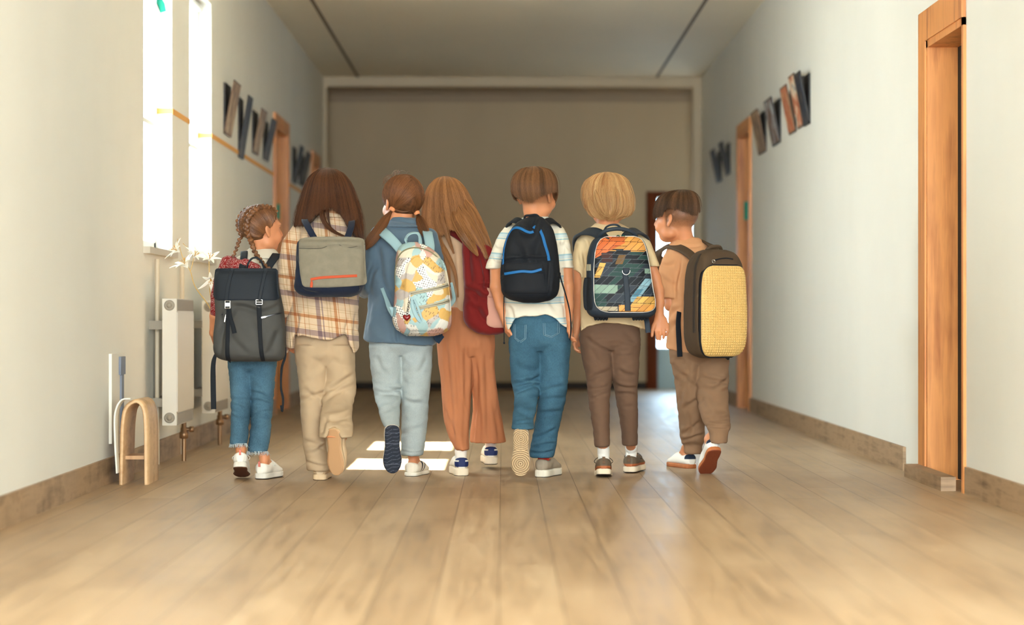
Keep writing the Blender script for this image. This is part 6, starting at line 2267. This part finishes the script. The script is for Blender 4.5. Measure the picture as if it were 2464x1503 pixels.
b.patch('side_flap', [(586, 1156, 1162), (596, 1157, 1182), (620, 1162, 1188), (650, 1172, 1190), (670, 1180, 1190)], .010, m_red, 20, 24, bev=.006, back=.05)
b.tube('haul_loop', [(1112, 580, .0), (1113, 570, -.01), (1117, 568, -.01), (1120, 578, .0)], .003, m_red)

# --- 5 black bag with blue zips
m_blk = M('black_canvas', (22, 25, 32), .8, bump=.12, bscale=500, var=.1)
m_blue = M('blue_zip_tape', (24, 110, 176), .6, bump=.1, bscale=500)
b = Pack('black backpack with bright blue zips on the striped tee', 8.25, [(519, 1278, 1297, .03, .03), (525, 1262, 1309, .02, .045), (538, 1241, 1322, .01, .058), (556, 1227, 1332, .0, .068), (580, 1217, 1338, -.004, .076), (620, 1208, 1344, -.008, .082), (660, 1204, 1347, -.01, .086), (695, 1206, 1345, -.01, .086), (711, 1213, 1340, -.008, .078), (721, 1228, 1326, -.004, .062), (728, 1256, 1298, 0, .036)], 2.7, m_blk, .0042, .002, [(1281, 525, 1283, 560, 8, 8), (1235, 580, 1262, 640, 4, 9), (1300, 560, 1290, 640, 4, 9), (1250, 556, 1285, 562, 5, 6), (1210, 630, 1320, 622, 4, 3), (1318, 640, 1322, 710, 4, 4), (1240, 690, 1310, 705, 3, 5)], seed=25)
pk = b.patch('front_pocket', [(633, 1214, 1302), (637, 1211, 1306), (660, 1210, 1311), (690, 1212, 1316), (703, 1216, 1318), (709, 1226, 1312)], .012, m_blk, 50, 40, bev=.009, relief=lambda X, Y: -.006 * np.exp(-((Y - 655) / 3.) ** 2) + .002 * np.sin(X * .12 + Y * .07))
b.ribbon('main_zip', [(1210, 637), (1212, 605), (1219, 577), (1229, 556), (1240, 549), (1252, 551), (1265, 558), (1275, 561), (1283, 559)], 6.5, m_blue, .004, .003, 70, label='bright blue zip')
b.ribbon('main_zip', [(1283, 551), (1288, 547), (1297, 553), (1305, 570), (1311, 592), (1317, 612), (1320, 628)], 7, m_blue, .004, .003, 60, label='bright blue zip')
z_ = b.ribbon('pocket_zip', [(1214, 660), (1232, 657), (1256, 654), (1280, 655), (1302, 649)], 6.5, m_blue, .004, .011, label='bright blue zip')
b.puller('zip_puller', 1213, 661, 1205, 671, m_zipg, 5, .016, z_)
b.puller('zip_puller', 1210, 614, 1207, 624, m_zipg, 4, .01)
b.strap('shoulder_strap', [(1262, 545, .02), (1246, 531, .06), (1232, 532, .12), (1222, 548, .20), (1218, 590, .30)], [20, 20, 20], m_blk, .009, nor=(-.2, -1, .8), Y=8.27)
b.strap('shoulder_strap', [(1304, 545, .02), (1320, 532, .06), (1336, 534, .12), (1346, 550, .20), (1350, 590, .30)], [20, 20, 20], m_blk, .009, nor=(.2, -1, .8), Y=8.27)
b.tube('haul_loop', [(1262, 530, .01), (1264, 520, .0), (1276, 518, .0), (1290, 517, .0), (1298, 524, .0), (1300, 532, .01)], .005, m_blk)
b.tube('cord', [(1345, 652, .02), (1350, 672, .03), (1362, 712, .05), (1371, 750, .06), (1374, 790, .06), (1371, 818, .05)], .003, m_black)
b.tube('cord', [(1213, 712, .02), (1212, 740, .02), (1213, 780, .02), (1213, 824, .02)], .0018, m_black)
MB().lathe(P(1213, 822, 8.27), (0, 0, -1), [(0, .001), (.002, .0045), (.008, .004), (.010, .0005)], 10).build('cord_bead', m_black, b.root, b.base)
b.frame('strap_slider', 1344, 661, 7, 8, m_black, .0, bar=.004)

# --- 6 hard-shell school bag with a brick mosaic print
COL6 = dict(o=(236, 164, 84), r=(232, 120, 66), d=(22, 25, 31), g=(40, 70, 64), s=(46, 54, 64), b=(84, 140, 164), m=(150, 178, 158), t=(132, 96, 48), w=(196, 180, 152), x=(70, 32, 24), l=(150, 190, 204), y=(228, 176, 92))


def print6(PX, PY):
    X, Yp = np.asarray(PX, float), np.asarray(PY, float)
    v = Yp - (X - 1500) * .03
    sk = X + v * .62
    sk = X + v * 1.0
    bw, rh = 34., 10.4
    cr = np.floor(v / (2 * rh))
    sc_ = sk + np.mod(cr * 13.7, bw)
    cc_ = np.floor(sc_ / bw)
    hc_ = np.mod(np.sin(cr * 91.7 + cc_ * 37.3) * 9173.31, 1)
    lu, lv = np.mod(sc_, bw), np.mod(v, 2 * rh)
    tall = hc_ > .52
    sub = np.where(tall, np.floor(lu / (bw / 2)), np.floor(lv / rh))
    fr = np.where(tall, np.mod(lu, bw / 2), lu)
    fv = np.where(tall, lv, np.mod(lv, rh))
    row, br = cr * 2 + sub, cc_
    hsh = np.mod(np.sin(row * 12.9898 + br * 78.233 + tall * 3.1) * 43758.5453, 1)
    tx, ty = (X - 1427) / 147., (Yp - 570) / 180.
    k = np.full(X.shape, 'd', dtype='<U1')
    k[hsh > .62] = 's'
    dg = tx * .8 + ty
    k[(np.abs(dg - .86) < .17) & (hsh > .3)] = 'g'
    k[(ty < .17 + .05 * hsh)] = 'o'
    k[(ty < .30 - .42 * tx) & (tx < .5)] = 'r'
    k[(ty > .22) & (ty < .34) & (tx < .30) & (tx > .12)] = 'x'
    k[(np.abs(tx - .42 + (ty - .33) * .5) < .06) & (np.abs(ty - .31) < .06)] = 't'
    k[(np.abs(tx - .07 - (.5 - ty) * .5) < .05) & (np.abs(ty - .45) < .1)] = 'y'
    k[(tx > .82) & (np.abs(ty - .46) < .035)] = 'm'
    k[(tx < .38) & (np.abs(ty - .70) < .06) & (hsh > .25)] = 'm'
    k[(tx < .2) & (np.abs(ty - .88) < .05)] = 'g'
    dl = tx - .62 - (.86 - ty) * .95
    k[(np.abs(dl) < .075) & (ty > .56) & (ty < .87)] = 'l'
    k[(np.abs(dl + .02) < .05) & (ty > .70) & (ty < .80)] = 'b'
    k[(ty > .80) & (tx > .55 + (.96 - ty) * .9)] = 'y'
    k[(ty > .91) & (tx > .40)] = 'o'
    k[(ty > .93) & (tx < .38) & (hsh > .4)] = 'w'
    col = np.zeros(X.shape + (3,))
    for a, c_ in COL6.items():
        col[k == a] = lin(c_) * .72
    col *= (.82 + .4 * hsh)[..., None]
    line = (fv < 1.) | (fr < 1.3)
    dark = np.isin(k, list('oyrw'))
    col[line & dark] = lin((48, 34, 26))
    col[line & ~dark] = lin((84, 88, 92))
    return np.clip(col, 0, 1)


m_slate = M('slate_nylon', (46, 56, 68), .65, bump=.1, bscale=500, var=.05)
m_mosaic = M_attr('mosaic_print', .5, 0, spec=.15)
m_white_piping = M('white_piping', (236, 230, 220), .5)
b = Pack('hard school backpack with a brick mosaic print, on the blond child', 8.32, [(570, 1438, 1532, .0, .05), (576, 1428, 1545, .0, .064), (590, 1420, 1553, .0, .076), (620, 1413, 1560, .0, .082), (680, 1411, 1568, .0, .086), (720, 1409, 1576, .0, .088), (744, 1411, 1578, .0, .088), (757, 1418, 1573, .0, .08), (764, 1430, 1562, .0, .06)], 4.6, m_slate, .0042, .0008, seed=26)
OUT6 = [(570, 1466, 1522), (572, 1454, 1532), (577, 1444, 1541), (588, 1436, 1548), (610, 1430, 1554), (650, 1427, 1562), (700, 1427, 1569), (726, 1429, 1574), (738, 1434, 1573), (745, 1442, 1567), (749, 1452, 1558), (751, 1466, 1544)]
b.patch('printed_panel', OUT6, .012, m_mosaic, 260, 330, paint=print6, bev=.006, label='glossy panel printed with a brick mosaic')
r = np.array(OUT6, float)
loop = np.concatenate([np.stack([r[:, 2], r[:, 0]], 1), np.stack([r[:, 1], r[:, 0]], 1)[::-1]])
lp = np.vstack([loop, loop[:1]])
d = np.concatenate([[0], np.cumsum(np.linalg.norm(np.diff(lp, axis=0), axis=1))])
ti = np.linspace(0, d[-1], 160, endpoint=False)
MB().tube(b.on(np.interp(ti, d, lp[:, 0]), np.interp(ti, d, lp[:, 1]), .006), .0026, 8, True).build('piping', m_white_piping, b.root, b.base)
b.ribbon('centre_strap', [(1500, 653), (1503, 680), (1506, 715), (1507, 748)], [13, 13, 14, 14], m_slate, .003, .014)
b.patch('strap_anchor', [(644, 1495, 1512), (650, 1494, 1513), (659, 1496, 1512)], .016, m_slate, 10, 8, bev=.002, back=.002)
th = np.linspace(math.pi * -.04, math.pi * 1.04, 24)
MB().tube(np.stack([b.on(1503 + 9 * np.cos(q), 653 + 9 * np.sin(q), .020) for q in th]), .0018, 8).build('metal_ring', m_steel, b.root, b.base)
b.tube('carry_handle', [(1441, 573, -.03), (1446, 563, -.05), (1460, 554, -.06), (1485, 550, -.06), (1508, 553, -.06), (1523, 560, -.05), (1531, 570, -.03)], .0085, m_slate, sides=12)
b.tube('hang_loop', [(1452, 560, .02), (1458, 547, .01), (1470, 541, .0), (1484, 541, .0), (1494, 548, .01), (1500, 556, .02)], .0042, m_slate)
b.strap('shoulder_strap', [(1452, 574, .0), (1440, 562, .04), (1420, 556, .08), (1400, 560, .14), (1390, 576, .22), (1392, 620, .32)], [30, 30, 28, 26], m_slate, .011, nor=(-.2, -.8, 1), Y=8.34)
b.strap('shoulder_strap', [(1508, 570, .0), (1518, 560, .04), (1530, 556, .09), (1545, 562, .15), (1554, 580, .23), (1554, 620, .32)], [28, 28, 26], m_slate, .011, nor=(.2, -.8, 1), Y=8.34)
b.patch('mesh_pocket', [(668, 1406, 1419), (674, 1404, 1422), (700, 1402, 1423), (738, 1404, 1424), (746, 1408, 1422)], .006, M('black_mesh', (30, 34, 40), .8, bump=.6, bscale=900), 14, 24, bev=.006, back=.02)
b.patch('side_reflector', [(636, 1411, 1420), (640, 1411, 1420), (652, 1411, 1420)], .003, M('beige_reflector', (190, 180, 150), .5), 6, 6, bev=.001)
for x in (1446, 1538):
    mb = MB()
    for q in range(5):
        a = b.p(x - 13 + q * 6.5, 764, -.03)
        mb.lathe(a + (0, 0, .012), (0, 0, -1), [(0, .007), (.016, .007), (.022, .005), (.024, .0005)], 10)
    a = b.p(x, 760, -.03)
    mb.box(a - (.030, .012, .008), a + (.030, .012, .012))
    mb.build('rubber_foot', m_black, b.root, b.base)
for x in (1482, 1494):
    MB().tube(np.stack([b.p(x, 569, -.055), b.p(x + 5, 566, -.075), b.p(x + 9, 568, -.08)]), .0022, 6).build('zip_puller', M('teal_cord', (30, 110, 90), .6), b.root, b.base)
b.puller('zip_puller', 1455, 573, 1464, 576, m_zipg, 4, .014)
b.strap('loose_strap', [(1553, 760, .03), (1557, 775, .05), (1560, 800, .05)], [12, 13, 13], m_slate, .003)

# --- 7 brown bag with a yellow studded panel, turned to the right
m_bag = M('brown_twill', (92, 72, 52), .85, bump=.12, bscale=520, var=.05)
m_stud = M('yellow_silicone', (252, 206, 124), .45)
Y7, X7 = 8.53, 1716
A7 = math.radians(24)
b = Pack('brown backpack with a yellow studded panel on the boy looking left', Y7, [(601, 1688, 1744, .0, .035), (607, 1674, 1758, .0, .056), (620, 1662, 1770, .0, .072), (645, 1652, 1780, .0, .082), (690, 1648, 1784, .0, .088), (760, 1646, 1786, .0, .092), (810, 1647, 1785, .0, .09), (838, 1652, 1780, .0, .08), (852, 1662, 1770, .0, .064), (861, 1682, 1750, .0, .04)], 4., m_bag, .0044, .0014, [(1655, 640, 1660, 800, 3, 6)], seed=27)
OUT7 = [(640, 1684, 1752), (642, 1676, 1760), (648, 1667, 1769), (660, 1660, 1776), (690, 1656, 1780), (760, 1654, 1782), (815, 1655, 1781), (838, 1660, 1776), (849, 1667, 1769), (855, 1676, 1760), (857, 1686, 1750)]


def studs(PX, PY):
    u, v = np.mod(PX - 1651, 6.1) - 3.05, np.mod(PY - 641, 6.1) - 3.05
    q = (u * u + v * v) / 2.45 ** 2
    return .0036 * np.sqrt(np.clip(1 - q, 0, 1)) * (q < 1)


b.patch('panel_rim', [(a, l - 2.5 * (1 if 641 < a < 856 else 0), r_ + 2.5 * (1 if 641 < a < 856 else 0)) for a, l, r_ in [(637, 1684, 1752)] + OUT7[1:-1] + [(860, 1686, 1750)]], .006, m_blk, 40, 50, bev=.003)
b.patch('studded_panel', OUT7, .010, m_stud, 250, 420, relief=studs, bev=.0025, label='yellow panel covered in small studs')
b.ribbon('top_zip', [(1688, 628), (1705, 624), (1724, 622), (1742, 624)], 3, m_blk, .002, .003)
b.puller('zip_puller', 1690, 628, 1681, 630, m_steel, 4.5, .007)
MB().tube(np.stack([b.on(1686 + 4 * math.cos(q), 630 + 4 * math.sin(q), .009) for q in np.linspace(0, 2 * np.pi, 16, endpoint=False)]), .0012, 6, True).build('pull_ring', m_steel, b.root, b.base)
cc = b.col
zz = np.linspace(P(0, 800, Y7)[2], P(0, 612, Y7)[2], 40)
sv = cc.surf(np.full(40, math.pi + .42), zz, 1.002)
T = np.gradient(sv, axis=0)
T /= np.linalg.norm(T, axis=1)[:, None]
S = np.tile([-.3, .95, 0], (40, 1))
MB().sweep(sv, S, np.cross(S, T), .014, .004).build('side_zip', M('dark_brown_zip', (58, 46, 36), .7), b.root, b.base)
b.tube('carry_handle', [(1694, 606, .01), (1700, 597, .0), (1714, 593, -.005), (1730, 594, .0), (1738, 604, .01)], .008, m_bag)
b.strap('bottom_tab', [(1748, 857, .0), (1756, 862, .0)], [9, 9], m_blk, .01)
b.root.rotation_euler = (0, 0, A7)
b.root.location = (b.base[0] + .006, b.base[1], b.base[2])
rt = b.root


def strap_world(name, pts, wid, mat, thk, nor):
    c = spline(np.array([P(a, b_, 8.74 + d) for a, b_, d in pts]), 40)
    c = (c - np.array(rt.location)) @ rotz(A7) + b.base
    T = np.gradient(c, axis=0)
    T /= np.linalg.norm(T, axis=1)[:, None]
    S = np.cross(T, np.asarray(nor, float))
    S /= np.linalg.norm(S, axis=1)[:, None]
    MB().sweep(c, S, np.cross(S, T), np.interp(np.linspace(0, 1, 40), np.linspace(0, 1, len(wid)), wid) * 8.7 / F, thk).build(name, mat, rt, b.base)


strap_world('shoulder_strap', [(1678, 632, -.16), (1660, 612, -.13), (1636, 597, -.08), (1612, 592, .0), (1593, 602, .05), (1585, 622, .075), (1590, 660, .075)], [22, 24, 26, 28, 28], m_bag, .010, (-.4, -.8, 1))
strap_world('shoulder_strap', [(1724, 614, -.14), (1718, 596, -.10), (1704, 586, -.04), (1696, 586, .03), (1700, 610, .10)], [22, 26, 26], m_bag, .010, (.3, -.8, 1))
strap_world('lower_strap', [(1634, 750, -.10), (1632, 780, -.12), (1634, 820, -.12), (1636, 858, -.12)], [12, 13, 14, 14], m_blk, .004, (0, -1, 0))

SHADE_TONE = 1.0
# ------------------------------------------------------------------ lilies held in front of the small girl
root = empty('lily_branch', P(540, 700, 8.62), 'white lily stems sticking out beside the two-plait girl', 'flowers')
B = np.array(root.location)
m_stem = M('straw_stem', (200, 164, 104), .7)
m_petal = M('lily_petal', (250, 246, 232), .45, sss=.1)
m_stam = M('lily_stamen', (206, 150, 60), .6)
YF = 8.55
hand = P(529, 800, 8.62)
heads = [((452, 644), (-.5, -.3, .8), 1.25), ((432, 606), (-.7, -.4, .5), 1.0), ((503, 628), (.3, -.5, .8), 1.05), ((506, 668), (.2, -.6, -.5), .95), ((466, 620), (.5, -.4, .7), .9)]
mb = MB()
node = P(470, 690, YF + .02)
mb.tube(spline([hand, P(505, 740, YF + .06), node, P(458, 652, YF), P(440, 620, YF), P(427, 574, YF)], 40), np.linspace(.003, .0014, 40), 7)
for (px, py), _, _s in heads[2:4]:
    mb.tube(spline([hand, P(512, 730, YF + .05), P(505, 700, YF + .02), P(px, py, YF)], 24), .0022, 7)
mb.tube(spline([P(458, 652, YF), P(462, 640, YF), P(466, 620, YF)], 14), .0018, 6)
mb.tube(spline([P(440, 585, YF), P(455, 600, YF), P(466, 620, YF)], 14), .0013, 6)
mb.build('stem', m_stem, root, B)
for (px, py), ax, sc_ in heads:
    c = P(px, py, YF)
    ax = np.array(ax) / np.linalg.norm(ax)
    A_ = np.cross(ax, [0, 1., .1])
    A_ /= np.linalg.norm(A_)
    B_ = np.cross(ax, A_)
    mb = MB()
    for q in range(6):
        a = q * math.pi / 3 + rng.normal() * .12
        rad = A_ * math.cos(a) + B_ * math.sin(a)
        t = np.linspace(0, 1, 12)
        op = .75 + .25 * rng.random()
        L = .066 * sc_ * (.85 + .3 * rng.random())
        ctr = c + ax[None] * (L * (t - .42 * t ** 2.4) * .8)[:, None] + rad[None] * (L * op * t ** 1.5)[:, None] * .95
        T = np.gradient(ctr, axis=0)
        T /= np.linalg.norm(T, axis=1)[:, None]
        S = np.cross(rad, ax)
        S = np.tile(S / np.linalg.norm(S), (12, 1))
        wd = .016 * sc_ * np.sin(np.pi * np.clip(t * .93 + .05, 0, 1)) ** .8 + .001
        mb.sweep(ctr, S, np.cross(S, T), wd, .0012)
    fo = mb.build('flower', m_petal, root, B)
    mb = MB()
    for q in range(5):
        a = q * 1.2566
        rad = A_ * math.cos(a) + B_ * math.sin(a)
        e = c + ax * .034 * sc_ + rad * .010 * sc_
        mb.tube(np.stack([c, c + ax * .02 * sc_ + rad * .003, e]), .0007, 5)
        mb.tube(np.stack([e - rad * .003, e + rad * .003]), .0014, 5)
    mb.build('stamen', m_stam, fo, B)
